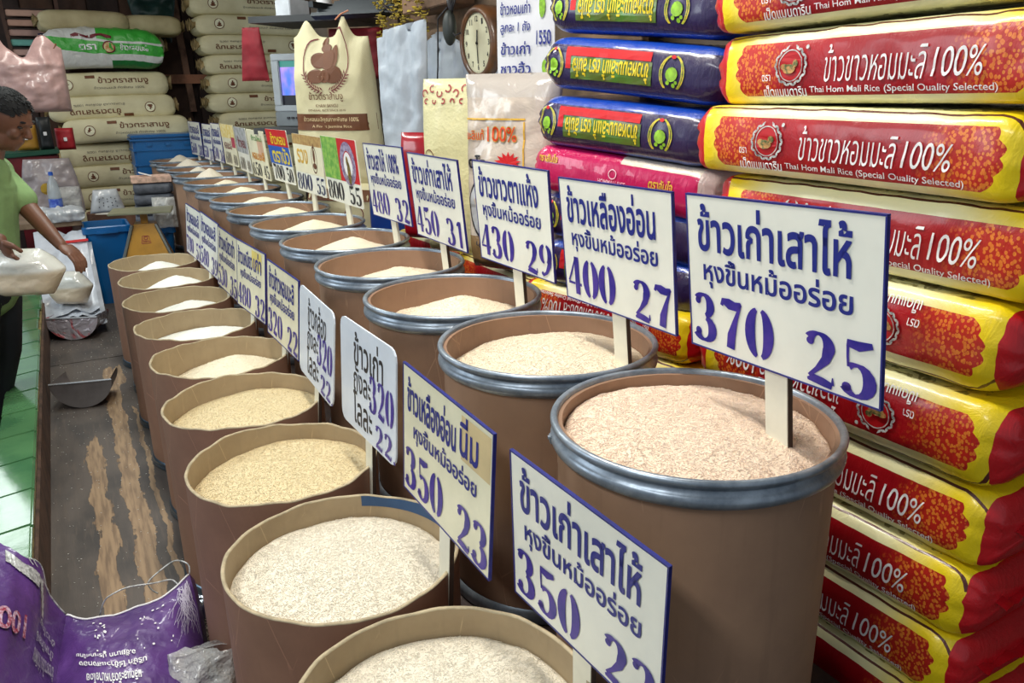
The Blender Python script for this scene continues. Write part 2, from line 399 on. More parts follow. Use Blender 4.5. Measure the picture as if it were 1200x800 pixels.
for i in range(12):
    part('plank', MB().box((-.55+i*.29, 9.485, 1.45), (.28, .03, 3.0), Rz(random.uniform(-.3, .3)), bev=.004), mat('wall_plank_%d' % (i % 3), [(84, 58, 46), (66, 48, 42), (98, 68, 50)][i % 3], .75, var=.25, vscale=5, bump=.3), wb)
ce = part('ceiling', MB().box((.65, 4.55, 3.05), (4.7, 10.1, .1)), mat('ceiling_board', (150, 146, 138), .8, var=.1), kind='structure')
M_tim = mat('timber_post', (150, 112, 92), .7, var=.25, vscale=8, bump=.2)
part('trim_2', MB().box((1.27, 9.3, 2.2), (.06, .06, 1.7), Ry(-3)), M_tim, kind='structure')
part('trim_3', MB().box((1.2, 9.3, 1.68), (.75, .07, .09)), mat('orange_timber', (190, 130, 100), .7, var=.25), kind='structure')
part('trim_4', MB().box((1.50, 9.38, 1.4), (.2, .16, 2.8)), M_dark, kind='structure')

# ================================================================== DRUMS AND RICE
BP = [(.906, .973), (.919, 1.489), (.919, 2.005), (.926, 2.522), (.934, 3.038), (.926, 3.554), (.921, 4.071), (.924, 4.588)]+[(.922, 4.588+.516*i) for i in range(1, 7)]
FP = [(.396, .963), (.395, 1.473), (.393, 1.983), (.392, 2.490), (.408, 2.998), (.397, 3.506), (.388, 4.014), (.402, 4.522), (.385, 5.030)]
bench = thing('low_bench', 'long low dark timber bench under the back row of drums', 'bench', (.93, 4.21, 0))
part('bench_top', MB().box((0, 0, .3515), (.56, 7.45, .05)), M_dark, bench)
for yy in (-3.65, -1.8, 0, 1.8, 3.65): part('bench_leg', MB().box((0, yy, .163), (.5, .08, .326)), M_dark, bench)
ORD = ['nearest', 'second', 'third', 'fourth', 'fifth', 'sixth', 'seventh', 'eighth', 'ninth', 'tenth', 'eleventh', 'twelfth', 'thirteenth', 'farthest']
def drum_back(i, x, y):
    H, R = .595, .2415
    t = thing('fibre_drum', f'tan fibre drum with steel rim, {ORD[i]} from the camera in the back row', 'drum', (x, y, .377), Rz(random.uniform(0, 360)), 'steel-rimmed drums in the back row')
    b = MB(); b.lathe([(.236, 0), (R-.002, .01), (R, .05), (R, H-.03), (R, H-.004), (R-.008, H-.004), (R-.008, H-.055), (R-.010, H-.07), (R-.010, .3), (0, .3)], 72)
    b.tube([(R+.0004, 0, .06), (R+.0004, 0, H-.08)], .0012, 4)
    part('drum_body', b, M_body_b, t, True, sharp=40)
    L_ = MB(); L_.lathe([(R-.007, H-.05), (R-.006, H-.012), (R-.001, H-.006)], 72); part('drum_lining', L_, M_inner, t, True)
    rb = MB(); P = []
    for k in range(10): a = math.radians(200-k*27); P.append((R+.0065+.0068*math.cos(a), H-.001+.0072*math.sin(a)))
    P = [(R-.003, H-.008)]+P+[(R+.0025, H-.0115), (R+.0022, H-.0155), (R+.005, H-.0180)]
    for k in range(8): a = math.radians(75-k*24); P.append((R+.0025+.0105*math.cos(a), H-.0315+.0125*math.sin(a)))
    P.append((R+.0005, H-.047))
    rb.lathe(P, 96); rim = part('steel_rim', rb, M_steel, t, True)
    cl = MB(); cl.box((R+.0125, 0, H-.032), (.006, .02, .016), bev=.002); cl.tube([(R+.012, 0, H-.03), (R+.018, 0, H-.03)], .004, 8)
    part('rim_clasp', cl, M_steel, rim)
    bo = MB(); bo.lathe([(R+.001, 0), (R+.007, .004), (R+.007, .03), (R+.001, .036)], 72); part('bottom_ring', bo, M_steel, t, True)
    return t
M_tape = mat('blue_tape', (38, 78, 122), .5, var=.1)
def drum_front(i, x, y):
    H, R = .593, .2475; rnd = random.Random(i+3)
    ph = [rnd.uniform(0, 6.28) for _ in range(5)]; am = .0022 if i not in (2, 3, 4, 5) else .0034
    wob = lambda a: am*(np.sin(2*a+ph[0])+.7*np.sin(5*a+ph[1])+.5*np.sin(11*a+ph[2])+.35*np.sin(19*a+ph[3]))
    t = thing('cardboard_drum', f'brown cardboard drum with raw cut edge, {(ORD[:8]+["farthest"])[i]} from the camera in the front row', 'drum', (x, y, 0), None, 'rimless drums in the front row')
    b = MB(); b.lathe([(R-.002, .02), (R, .03), (R, .3), (R, .45), (R+.0005, H-.002)], 96, wob=wob); part('drum_body', b, M_body_f, t, True)
    L_ = MB(); L_.lathe([(R-.007, H-.002), (R-.007, .45), (R-.008, .31), (R-.008, .3), (0, .299)], 96, wob=wob); lin_ = part('drum_lining', L_, M_inner, t, True)
    e = MB(); e.lathe([(R+.0005, H-.0025), (R+.0008, H), (R-.0030, H+.0015), (R-.0072, H), (R-.0072, H-.0025)], 96, wob=wob); part('cut_edge', e, M_edge, t, True)
    bo = MB(); bo.lathe([(R, 0), (R+.007, .003), (R+.007, .010), (R+.003, .014), (R+.003, .018), (R+.007, .022), (R+.006, .032), (R, .036)], 72); part('bottom_ring', bo, mat('blued_steel', (86, 104, 118), .3, metal=.7, var=.2), t, True)
    if i == 1:
        a = np.radians(np.linspace(-38, 62, 26)); A = np.stack([(R-.0088)*np.cos(a), (R-.0088)*np.sin(a), np.full(26, H-.0005)], -1); B = A.copy(); B[:, 2] -= .027
        A[:, 2] += wob(a)*1
        part('tape_strip', MB().grid([A, B]), M_tape, lin_, True, label='strip of blue tape inside the rim')
    return t
RICES = [  # edge drop, peak drop, mound dx, dy, kind, exponent
    ('B', 0, .062, .022, .01, .02, 'pink', .8), ('B', 1, .105, .045, .06, .02, 'cream', .9), ('B', 2, .11, .028, .03, 0, 'cream', 1.0), ('B', 3, .12, .045, .05, .02, 'cream', 1.0),
    ('B', 4, .10, .012, .03, .0, 'cream', 1.0), ('B', 5, .095, .008, .03, .0, 'warm', 1.0), ('B', 6, .10, .010, .03, .0, 'warm', 1.0), ('B', 7, .10, .012, .03, 0, 'warm', 1.0),
    ('B', 8, .10, .006, 0.02, 0, 'warm', 1.0), ('B', 9, .10, .01, 0.02, 0, 'warm', 1.0), ('B', 10, .12, -.03, .0, 0, 'ivory', 1.1), ('B', 11, .12, .0, 0, 0, 'ivory', 1.1), ('B', 12, .1, -.03, 0, 0, 'ivory', 1.1), ('B', 13, .1, -.03, 0, 0, 'ivory', 1.1),
    ('F', 0, .10, .055, .02, .02, 'ivory', .8), ('F', 1, .095, .055, .0, .02, 'ivory', .7), ('F', 2, .095, .055, .05, .02, 'straw', .8), ('F', 3, .10, .055, .05, .0, 'straw', .8),
    ('F', 4, .145, .04, .05, .03, 'warm', 1.0), ('F', 5, .115, .045, .04, -.0, 'white', 1.0), ('F', 6, .13, .035, .05, .0, 'white', 1.0), ('F', 7, .125, .012, .04, 0, 'white', 1.0), ('F', 8, .12, .02, .02, 0, 'white', 1.0)]
RNAME = {'pink': 'pinkish', 'cream': 'cream', 'warm': 'pale cream', 'ivory': 'ivory', 'straw': 'straw-coloured', 'white': 'bright white'}
def grain_mat(name, c):
    nb = newmat(name); g = nb.n('ShaderNodeNewGeometry'); r = g.outputs['Random Per Island']
    nb.color(nb.mix(r, lin(c), lin([v*.93 for v in c]))); nb.b.inputs['Roughness'].default_value = .5; return nb.m
GRC = {'pink': (250, 228, 208), 'cream': (248, 234, 210), 'ivory': (246, 238, 220), 'straw': (236, 218, 176), 'white': (246, 246, 238), 'warm': (244, 232, 204)}
GRAIN = {k: grain_mat('grain_'+k, v) for k, v in GRC.items()}
def grains(name, P, m, parent, s=1., tilt=.22):
    n = len(P); a = RNG.uniform(0, 2*PI, n); t = RNG.uniform(-tilt, tilt, n)
    d = np.stack([np.cos(a)*np.cos(t), np.sin(a)*np.cos(t), np.sin(t)], -1); u = np.stack([-np.sin(a), np.cos(a), 0*a], -1); w = np.cross(d, u)
    L = .0025*s*RNG.uniform(.75, 1.15, n)[:, None]; r = .00072*s
    V = np.stack([P-d*L, P+d*L]+[P-d*L*.15+(u*math.cos(q)+w*math.sin(q))*r for q in (0, PI/2, PI, 3*PI/2)], 1).reshape(-1, 3)
    T = np.array([(0, 3, 2), (0, 4, 3), (0, 5, 4), (0, 2, 5), (1, 2, 3), (1, 3, 4), (1, 4, 5), (1, 5, 2)])
    Fc = (np.arange(n)[:, None, None]*6+T[None]).reshape(-1)
    me = bpy.data.meshes.new(name); me.vertices.add(n*6); me.vertices.foreach_set('co', V.ravel()); nt = n*8
    me.loops.add(nt*3); me.loops.foreach_set('vertex_index', Fc); me.polygons.add(nt); me.polygons.foreach_set('loop_start', np.arange(nt)*3); me.polygons.foreach_set('loop_total', np.full(nt, 3))
    me.update(calc_edges=True); me.materials.append(m); me.polygons.foreach_set('use_smooth', [True]*nt)
    return link(name, me, parent, kind='stuff')
def rice(row, i, edge, peak, dx, dy, kind, ex):
    x, y = (BP if row == 'B' else FP)[i]; top = .972 if row == 'B' else .593; R = .2315 if row == 'B' else .2385
    edge -= .018; peak -= .018; zb = top-edge; s = i*7.7+(3 if row == 'B' else 90)
    def h(px, py):
        d = math.hypot(px-dx, py-dy)/(R*1.0+math.hypot(dx, dy)); q = max(0., 1-d)
        q = q**ex if ex != 1 else q
        q = q*(2-q) if ex < .95 else .55*q+.45*q*q*(3-2*q)*1.0
        return (edge-peak)*q+.0060*fbm((px+s, py, 0), 8)+.0022*fbm((px, py+s, 0), 45, 2)
    nr, na = 26, 72; vs = [(0, 0, h(0, 0))]
    for r in range(1, nr+1):
        for k in range(na):
            a = 2*PI*k/na; px, py = R*r/nr*math.cos(a), R*r/nr*math.sin(a); vs.append((px, py, h(px, py)))
    for k in range(na): a = 2*PI*k/na; vs.append((R*math.cos(a), R*math.sin(a), -.05))
    f = [(0, 1+k, 1+(k+1) % na) for k in range(na)]+[(1+(r-1)*na+k, 1+r*na+k, 1+r*na+(k+1) % na, 1+(r-1)*na+(k+1) % na) for r in range(1, nr+1) for k in range(na)]
    mb = MB().add(vs, f); rn = ORD[i] if not (row == 'F' and i == 8) else 'farthest'
    o = part('rice', mb, RICE[kind], smooth=True, kind='stuff', loc=(x, y, zb))
    tag(o, f'{RNAME[kind]} rice heaped in the {rn} drum of the {"back" if row == "B" else "front"} row', 'rice')
    near = {('B', 0): 24000, ('B', 1): 15000, ('B', 2): 8000, ('B', 3): 5000, ('F', 0): 20000, ('F', 1): 22000, ('F', 2): 13000, ('F', 3): 9000, ('F', 4): 3000}.get((row, i))
    if near:
        rr = R*np.sqrt(RNG.uniform(0, .985, near)); aa = RNG.uniform(0, 2*PI, near); X, Y = rr*np.cos(aa), rr*np.sin(aa)
        grains('rice_grains', np.array([(p, q, h(p, q)+.0005) for p, q in zip(X, Y)]), GRAIN[kind], o)
    return o
for i, p in enumerate(BP): drum_back(i, *p)
for i, p in enumerate(FP): drum_front(i, *p)
for r in RICES: rice(*r)

# ================================================================== PRICE SIGNS
SIGNS = {'B1': (.957, .865, 1.221, -92.6, 5.2, -2.2), 'B2': (1.014, 1.368, 1.195, -90.5, 5.1, -.9), 'B3': (1.052, 1.888, 1.195, -89.2, 4.6, 0), 'B4': (1.062, 2.419, 1.185, -90.3, 5.4, .1),
 'B5': (1.081, 2.927, 1.193, -89.3, 5.1, -.6), 'B6': (1.071, 3.46, 1.197, -86.2, 4.2, .7), 'B7': (1.081, 4.022, 1.185, -85.5, 2.2, .8), 'B8': (1.06, 4.522, 1.196, -87.8, 6, -.4),
 'B9': (1.053, 5.045, 1.175, -88.2, 4.9, .5), 'B10': (1.063, 5.559, 1.174, -91.2, 4.2, .1), 'B11': (1.072, 6.083, 1.177, -87.9, 3.3, .4), 'B12': (1.078, 6.602, 1.169, -90, 1.6, -.4),
 'B13': (1.083, 7.094, 1.15, -89, -1.3, -.3), 'B14': (1.066, 7.619, 1.155, -84.8, 1.1, .3),
 'F1': (.606, .881, .796, -84.7, 4.4, 4.6), 'F2': (.56, 1.291, .835, -88.5, -1.9, 2.6), 'F3': (.586, 1.818, .818, -88.7, -3.6, -.3), 'F4': (.603, 2.347, .786, -90.5, -5, 1.8),
 'F5': (.633, 2.9, .766, -87, -4.8, 1.9), 'F6': (.626, 3.418, .77, -84.5, -5.2, 1.3), 'F7': (.622, 3.938, .754, -87, -5.9, 1.8), 'F8': (.621, 4.451, .759, -85.9, -5.9, 3.2), 'F9': (.617, 4.979, .748, -85.9, -5.3, 2)}
HG = 'หุงขึ้นหม้ออร่อย'
CONT = {'B1': ('ข้าวเก่าเสาไห้', '370', '25'), 'B2': ('ข้าวเหลืองอ่อน', '400', '27'), 'B3': ('ข้าวขาวตาแห้ง', '430', '29'), 'B4': ('ข้าวเก่าเสาไห้', '450', '31'), 'B5': ('ข้าวเสาไห้ 100%', '480', '32'),
        'B12': ('ข้าวหอมมะลิ', '540', '36'), 'B13': ('ข้าวหอมมะลิ', '550', '37'), 'B14': ('ข้าวหอมมะลิ', '560', '38'),
        'F1': ('ข้าวเก่าเสาไห้', '350', '23'), 'F2': ('ข้าวเหลืองอ่อน', '350', '23'), 'F5': ('ข้าวข้าวหอมมะลิ', '320', '22'), 'F6': ('ข้าวเหนียว', '480', '32'), 'F7': ('ข้าวเหนียวดำ', '530', '35'), 'F8': ('ข้าวหอมมะลิ', '580', '39'), 'F9': ('ข้าวหอมมะลิ', '780', '57')}
def rect2d(x0, z0, x1, z1): return np.array([(x0, z0), (x1, z0), (x1, z1), (x0, z1)]), [(0, 1, 2, 3)]
def sign(k, v):
    x, y, z, yaw, pit, rol = v; back = k[0] == 'B'; n = int(k[1:]); i = n-1
    Wd, Hh = (.405, .288) if back else (.386, .293)
    if k == 'B1': Wd, Hh = .415, .279
    if k == 'F1': Wd, Hh = .366, .300
    R = Rz(yaw) @ Rx(pit) @ Ry(rol); pl = (.19 if back else .20)+(.02 if n > 1 else 0)
    foot = Vector((x, y, z))-R.to_3x3() @ Vector((0, 0, Hh/2+pl)); zc = pl+Hh/2
    row = 'back' if back else 'front'; picture = k in ('B6', 'B7', 'B8', 'B9', 'B10', 'B11'); hand = k in ('F3', 'F4')
    desc = {'B6': 'price sign with green field and red panel reading 800 55', 'B7': 'price sign with cream label and brown bottle emblem reading 800 55', 'B8': 'price sign with red and blue banner with yellow letters reading 700 50',
            'B9': 'cream price sign with yellow letters reading 650 in the back row', 'B10': 'dull grey printed price sign, fifth from the far end of the back row', 'B11': 'price sign with yellow top and pink corner near the far end of the back row',
            'F3': 'bluish handwritten sign reading 320 and 22 with fuller black words, nearer of the two', 'F4': 'bluish handwritten sign reading 320 and 22, the farther of the two'}.get(k)
    if not desc:
        desc = f'{ORD[i]} white blue-bordered price sign of the {row} row, standing in rice, reading {CONT[k][1]} {CONT[k][2]}'
        if k == 'F1': desc = 'large white price sign reading 350 with number cut off by frame, nearest in front row'
        if k == 'F2': desc = 'white price sign reading 350 23 with tan patch, second in the front row'
        if k in ('F7', 'F8', 'F9'): desc = {'F7': 'third white price sign from the far end of the front row, reading 530', 'F8': 'second white price sign from the far end of the front row, reading 580', 'F9': 'farthest white price sign of the front row, reading 780'}[k]
        if k in ('B12', 'B13', 'B14'): desc = {'B12': 'third blue-lettered price sign from the far end of the back row', 'B13': 'second blue-lettered price sign from the far end of the back row', 'B14': 'farthest blue-lettered price sign of the back row, before the blue crate'}[k]
    t = thing('price_sign', desc, 'sign', foot, R, f'price signs in the {row} row')
    M = M_board2 if hand else (M_yellow_board if k in ('F5', 'F6', 'F7', 'F2', 'B9', 'B11') else M_board)
    t3 = .0045; b = MB()
    # board: rounded corners for the hand lettered ones
    rc = .03 if hand else .006; pts = []
    for (cx, cz, a0) in ((Wd/2-rc, Hh/2-rc, 0), (-Wd/2+rc, Hh/2-rc, 90), (-Wd/2+rc, -Hh/2+rc, 180), (Wd/2-rc, -Hh/2+rc, 270)):
        for q in range(4): a = math.radians(a0+q*30); pts.append((cx+rc*math.cos(a), cz+rc*math.sin(a)))
    n_ = len(pts); V = [(p, -t3/2, q+zc) for p, q in pts]+[(p, t3/2, q+zc) for p, q in pts]
    b.add(V, [tuple(range(n_))[::-1], tuple(range(n_, 2*n_))]+[(q, (q+1) % n_, n_+(q+1) % n_, n_+q) for q in range(n_)])
    part('board', b, M, t)
    yf = -t3/2-.0006; fm = lambda V: np.stack([V[:, 0], np.full(len(V), yf), V[:, 1]+zc], -1); fm2 = lambda V: np.stack([V[:, 0], np.full(len(V), yf-.0008), V[:, 1]+zc], -1)
    if not hand and not picture:
        bw = .0030; e = MB(); w2, h2 = Wd/2+.001, Hh/2+.001
        for (cx, cz, dx, dz) in ((0, h2-bw/2, 2*w2, bw), (0, -h2+bw/2, 2*w2, bw), (-w2+bw/2, 0, bw, 2*h2-2*bw-.001), (w2-bw/2, 0, bw, 2*h2-2*bw-.001)):
            e.box((cx, 0, cz+zc), (dx, t3+.002, dz))
        part('border', e, M_bluetrim, t, kind='stuff', label='dark blue painted border')
    sw = .052 if back else .048
    part('post', MB().box((0, t3/2+.0055, (pl+Hh*.5)/2), (sw, .010, pl+Hh*.5), bev=.001), M_stick, t)
    if n <= 4 or (not back and n <= 3): part('post_edge', MB().box((sw/2+.0008, t3/2+.0055, (pl-.004)/2), (.0015, .0095, pl-.004)), M_stickedge, t)
    def T(s, fx0, fz0, fx1, fz1, bold=.024, **kw): return text2d(s, (-Wd/2+fx0*Wd, -Hh/2+fz0*Hh, -Wd/2+fx1*Wd, -Hh/2+fz1*Hh), bold, **kw)
    def S(s, fx0, fz0, fx1, fz1): return stencil(s, (-Wd/2+fx0*Wd, -Hh/2+fz0*Hh, -Wd/2+fx1*Wd, -Hh/2+fz1*Hh))
    if hand:
        l1 = 'ข้าวเก่า' if k == 'F3' else 'ข้าวกล้อง'
        lettering('lettering', [T(l1, .27, .62, .80, .93, .018), T('ถังละ', .26, .38, .58, .62, .014), T('โลละ', .25, .07, .60, .38, .014)], M_black, t, fm)
        lettering('price', [S('320', .56, .30, .97, .64), S('22.', .66, .02, 1.1, .24)], M_stencil, t, fm2)
    elif picture:
        if k == 'B6':
            lettering('printed_field', [rect2d(-Wd/2, -.04, -.01, Hh/2)], mat('grass_print', (90, 160, 60), .4, c2=(160, 200, 90), vscale=30), t, fm)
            lettering('printed_panel', [rect2d(-.01, -.04, Wd/2, Hh/2)], M_redp, t, fm)
            lettering('printed_oval', [ring2d(.095, .04, .05, .085, asp=1.1)], mat('oval_print', (170, 165, 190), .4, c2=(110, 60, 110), vscale=60), t, fm2)
            lettering('printed_oval', [disc2d(.095, .02, .05, rz=.07)], M_white, t, fm2)
            lettering('printed_figure', [disc2d(.09, .05, .012, rz=.022), disc2d(.1, -.0, .018, rz=.05)], mat('figure_print', (150, 120, 40), .5, c2=(70, 70, 30), vscale=60), t, lambda V: fm2(V)-np.array([0, .0008, 0]))
            lettering('price', [S('800', .04, .03, .5, .34), S('55', .66, .03, .98, .31)], M_black, t, fm2)
        elif k == 'B7':
            lettering('printed_band', [rect2d(-Wd/2, Hh/2-.05, Wd/2, Hh/2)], mat('tan_print', (190, 160, 100), .5, c2=(160, 120, 70), vscale=40), t, fm)
            lettering('printed_field', [rect2d(-Wd/2, -.045, Wd/2, Hh/2-.05)], mat('cream_print', (235, 230, 200), .5, var=.04), t, fm)
            lettering('lettering', [T('รวง', .12, .5, .5, .75)], M_gold, t, fm2)
            lettering('printed_oval', [ring2d(.09, .03, .033, .037, asp=1.8)], M_brown, t, fm2)
            lettering('printed_figure', [disc2d(.09, .05, .014, rz=.035), disc2d(.09, .0, .024, rz=.015), disc2d(.09, .09, .006, rz=.02)], M_brown, t, fm2)
            lettering('price', [S('800', .04, .03, .55, .34), S('55', .70, .03, .98, .31)], mat('slate_ink', (50, 56, 90), .5, var=0), t, fm2)
        elif k == 'B8':
            lettering('printed_band', [rect2d(-Wd/2, .055, Wd/2, Hh/2)], M_redp, t, fm)
            lettering('printed_field', [rect2d(-Wd/2, -.045, Wd/2, .055)], mat('azure_print', (20, 90, 190), .4, var=.05), t, fm)
            lettering('lettering', [T('ข้าวหอม', .2, .72, .9, .95), T('ตราบัว', .15, .37, .95, .68)], M_yel, t, fm2)
            lettering('price', [S('700', .06, .03, .55, .34), S('50', .68, .03, .96, .31)], M_black, t, fm2)
        elif k == 'B9':
            lettering('lettering', [T('ข้าวใหม่', .25, .78, .85, .9, .01)], M_green, t, fm2)
            lettering('printed_field', [rect2d(.02, -.02, .15, .09)], mat('peach_print', (220, 180, 150), .5, var=.1), t, fm)
            lettering('lettering', [T('หอมมะลิ', .15, .38, .85, .56)], mat('orange_print', (225, 150, 30), .5, var=.1), t, lambda V: fm2(V)-np.array([0, .0006, 0]))
            lettering('price', [S('650', .04, .03, .55, .32), S('45', .68, .03, .96, .3)], M_black, t, fm2)
        elif k == 'B10':
            lettering('printed_field', [rect2d(-Wd/2, -.02, Wd/2, Hh/2)], mat('faded_print', (190, 190, 195), .5, c2=(120, 130, 125), vscale=25), t, fm)
            lettering('lettering', [T('ข้าวหอม', .2, .55, .85, .8)], M_maroon, t, fm2)
            lettering('price', [S('600', .1, .03, .55, .34), S('40', .68, .03, .96, .3)], M_grey, t, fm2)
        else:
            lettering('printed_band', [rect2d(-Wd/2, .05, Wd/2, Hh/2)], mat('faded_yellow_print', (222, 196, 100), .5, c2=(235, 225, 180), vscale=30), t, fm)
            lettering('printed_corner', [rect2d(.10, -.01, Wd/2, .06)], mat('pink_print', (190, 70, 90), .5), t, fm2)
            lettering('lettering', [T('หอมมะลิ', .15, .4, .7, .6, .012)], M_maroon, t, fm2)
            lettering('price', [S('600', .1, .03, .55, .34), S('40', .68, .03, .96, .3)], M_grey, t, fm2)
    else:
        l1, a, c = CONT[k]
        if k == 'F2':
            lettering('paper_patch', [rect2d(.075, .045, .186, .135)], mat('tan_patch', (222, 200, 150), .5, var=.08), t, fm)
            it = [T(l1, .06, .66, .64, .93), T('นิ่ม', .68, .68, .87, .96), T(HG, .14, .44, .86, .62, .022)]
        elif k == 'F6':
            lettering('paper_patch', [rect2d(.02, .06, .15, .135)], mat('yellow_patch', (236, 216, 120), .5, var=.1), t, fm)
            it = [T(l1, .05, .66, .58, .93), T('เก่า', .62, .66, .88, .95), T(HG, .14, .44, .86, .62, .022)]
        else: it = [T(l1, .07, .65, .87, .95), T(HG, .10, .42, .88, .62, .022)]
        lettering('lettering', it, M_blue, t, fm2)
        lettering('price', [S(a, .03, .045, .50, .38), S(c, .66, .02, .985, .34)], M_stencil, t, fm2)
for k, v in SIGNS.items(): sign(k, v)

# ================================================================== RICE BAGS
def sack_geo(L, D, H, r=.045, e=.07, p=.45, q=2.4, amp=.002, seed=0, droop=.0, pleat=.004, sx=1., nu=44, crown=.0):
    a, b = D/2, H/2
    def sec(x):
        t = max(0., (abs(x)-(L/2-e))/e); t = min(t, 1)
        return (1-p)*math.sqrt(max(0, 1-t*t))+p, 1-.16*t*t, t
    def bend(x): return -droop*(2*x/L)**2
    def front(x, s):
        gh, gd, t = sec(x); s = max(-1, min(1, s))
        y = -(a*gd-r+r*(max(0, 1-abs(s)**q))**(1/q)); z = b*gh*s
        w = amp*fbm((x*1.2+seed, 0, z*1.6), 16, 3)+pleat*t*math.sin(s*9+seed)*math.copysign(1, 1)+.0015*fbm((x+seed, 1, z), 50, 2)*(.3+t)
        return x, y+w, z+bend(x)
    def fmap(off=.0022):
        def g(V):
            o = []
            for x, z in V:
                gh = sec(x)[0]; s = (z)/(b*gh); X, Y, Z = front(x, s); ny = -1; nz = .0
                sl = min(1, abs(s))**(q+1)
                o.append((X, Y-off*(1-.4*sl), Z+off*.8*sl*math.copysign(1, s)))
            return np.array(o)
        return g
    xs = [-L/2+L*(.5-.5*math.cos(PI*i/nu)*(.35)-.5*(1-2*i/nu)*.65) for i in range(nu+1)]
    mb = MB(); rows = []
    for x in xs:
        gh, gd, t = sec(x); row = []
        for k in range(13): row.append(front(x, math.sin((k/12*2-1)*PI/2)))            # front, bottom to top
        ab = a*gd-r
        for k in range(1, 6):
            y = -ab+2*ab*k/6; row.append((x, y, b*gh+bend(x)+crown*math.sin(PI*k/6)+amp*1.5*fbm((x+seed, y, 3), 12)*(1 if .15 < k/6 < .85 else .4)))
        for k in range(9):
            s_ = math.sin((1-k/8*2)*PI/2); y = a*gd-r+r*(max(0, 1-abs(s_)**q))**(1/q); row.append((x, y+amp*fbm((x, seed, s_*b), 14), b*gh*s_+bend(x)))
        for k in range(1, 6):
            y = ab-2*ab*k/6; row.append((x, y, -b*gh+bend(x)))
        rows.append(row)
    n = len(rows[0]); V = [p for r_ in rows for p in r_]
    f = [(i*n+k, i*n+(k+1) % n, (i+1)*n+(k+1) % n, (i+1)*n+k) for i in range(nu) for k in range(n)]
    f = [t_[::-1] for t_ in f]
    for i, s_ in ((0, 1), (nu, -1)):
        c = len(V); V.append((xs[i]+(-.004 if i == 0 else .004), 0, bend(xs[i])))
        for k in range(n): g = (c, i*n+k, i*n+(k+1) % n); f.append(g if s_ > 0 else g[::-1])
    mb.add(V, f); return mb, fmap
def red_mat(flip):
    nb = newmat('red_yellow_bag%d' % flip); x, y, z = nb.sep(); ax = nb.m_('ABSOLUTE', nb.m_('SUBTRACT', x, -.02 if flip else .02))
    L2 = .37
    scal = nb.m_('MULTIPLY', nb.m_('ABSOLUTE', nb.m_('SINE', nb.m_('MULTIPLY', z, 110))), .008)
    pw = nb.m_('SUBTRACT', nb.m_('ADD', .302, scal), nb.m_('MULTIPLY', nb.m_('MULTIPLY', z, z), 9))
    inx = nb.m_('LESS_THAN', ax, pw); inz = nb.between(z, -.054, .046); iny = nb.m_('LESS_THAN', y, -.12)
    panel = nb.m_('MULTIPLY', nb.m_('MULTIPLY', inx, inz), iny)
    v = nb.vor(165, nb.vmap((1, 1, .8), (0, .5, 0)), feature='F1'); cell = nb.m_('LESS_THAN', v, .47)
    fade = nb.step(nb.m_('ADD', ax, nb.m_('MULTIPLY', nb.m_('SUBTRACT', nb.noise(60, 2), .5), .10)), .165, .235)
    gold = nb.mix(nb.noise(90, 2), lin((232, 150, 50)), lin((206, 78, 28)))
    red = nb.mix(nb.step(nb.noise(3, 3), .3, .7), lin((184, 10, 26)), lin((150, 6, 20)))
    pat = nb.mix(nb.m_('MULTIPLY', cell, fade), red, gold)
    pat = nb.mix(nb.m_('MULTIPLY', nb.m_('SUBTRACT', 1, cell), nb.m_('MULTIPLY', fade, .35)), pat, lin((214, 60, 30)))
    yel = nb.mix(nb.step(nb.m_('ABSOLUTE', x), .17, .31), lin((238, 234, 184)), lin((242, 214, 24)))
    line = nb.m_('MULTIPLY', nb.between(y, -.185, -.181), nb.m_('GREATER_THAN', z, .03))
    yel = nb.mix(line, yel, lin((90, 40, 30)))
    orn = nb.m_('MULTIPLY', nb.m_('MULTIPLY', nb.between(y, -.17, .17), nb.m_('LESS_THAN', nb.m_('ABSOLUTE', x), .3)), nb.step(nb.noise(22, 4, dist=1.5), .52, .56))
    yel = nb.mix(nb.m_('MULTIPLY', orn, .8), yel, lin((122, 110, 50)))
    col = nb.mix(panel, yel, pat)
    cap = nb.m_('GREATER_THAN', nb.m_('ABSOLUTE', nb.m_('SUBTRACT', x, -.014 if flip else .014)), nb.m_('ADD', .326, nb.m_('MULTIPLY', nb.noise(14, 2), .014)))
    col = nb.mix(cap, col, lin((196, 16, 28)))
    nb.color(col); b = nb.b; b.inputs['Roughness'].default_value = .36; b.inputs['Coat Weight'].default_value = .4; b.inputs['Coat Roughness'].default_value = .14
    nb.bump(nb.m_('ADD', nb.noise(26, 5, nb.vmap((1, 1, .45)), rough=.65, dist=.8), nb.m_('MULTIPLY', nb.noise(240, 1), .06)), .32, .012); return nb.m
M_red, M_red2 = red_mat(0), red_mat(1)
M_emb = mat('emblem_red', (180, 14, 24), .4, var=0)
M_duck = mat('emblem_tan', (206, 150, 90), .5, c2=(60, 90, 50), vscale=120)
_RB = {}
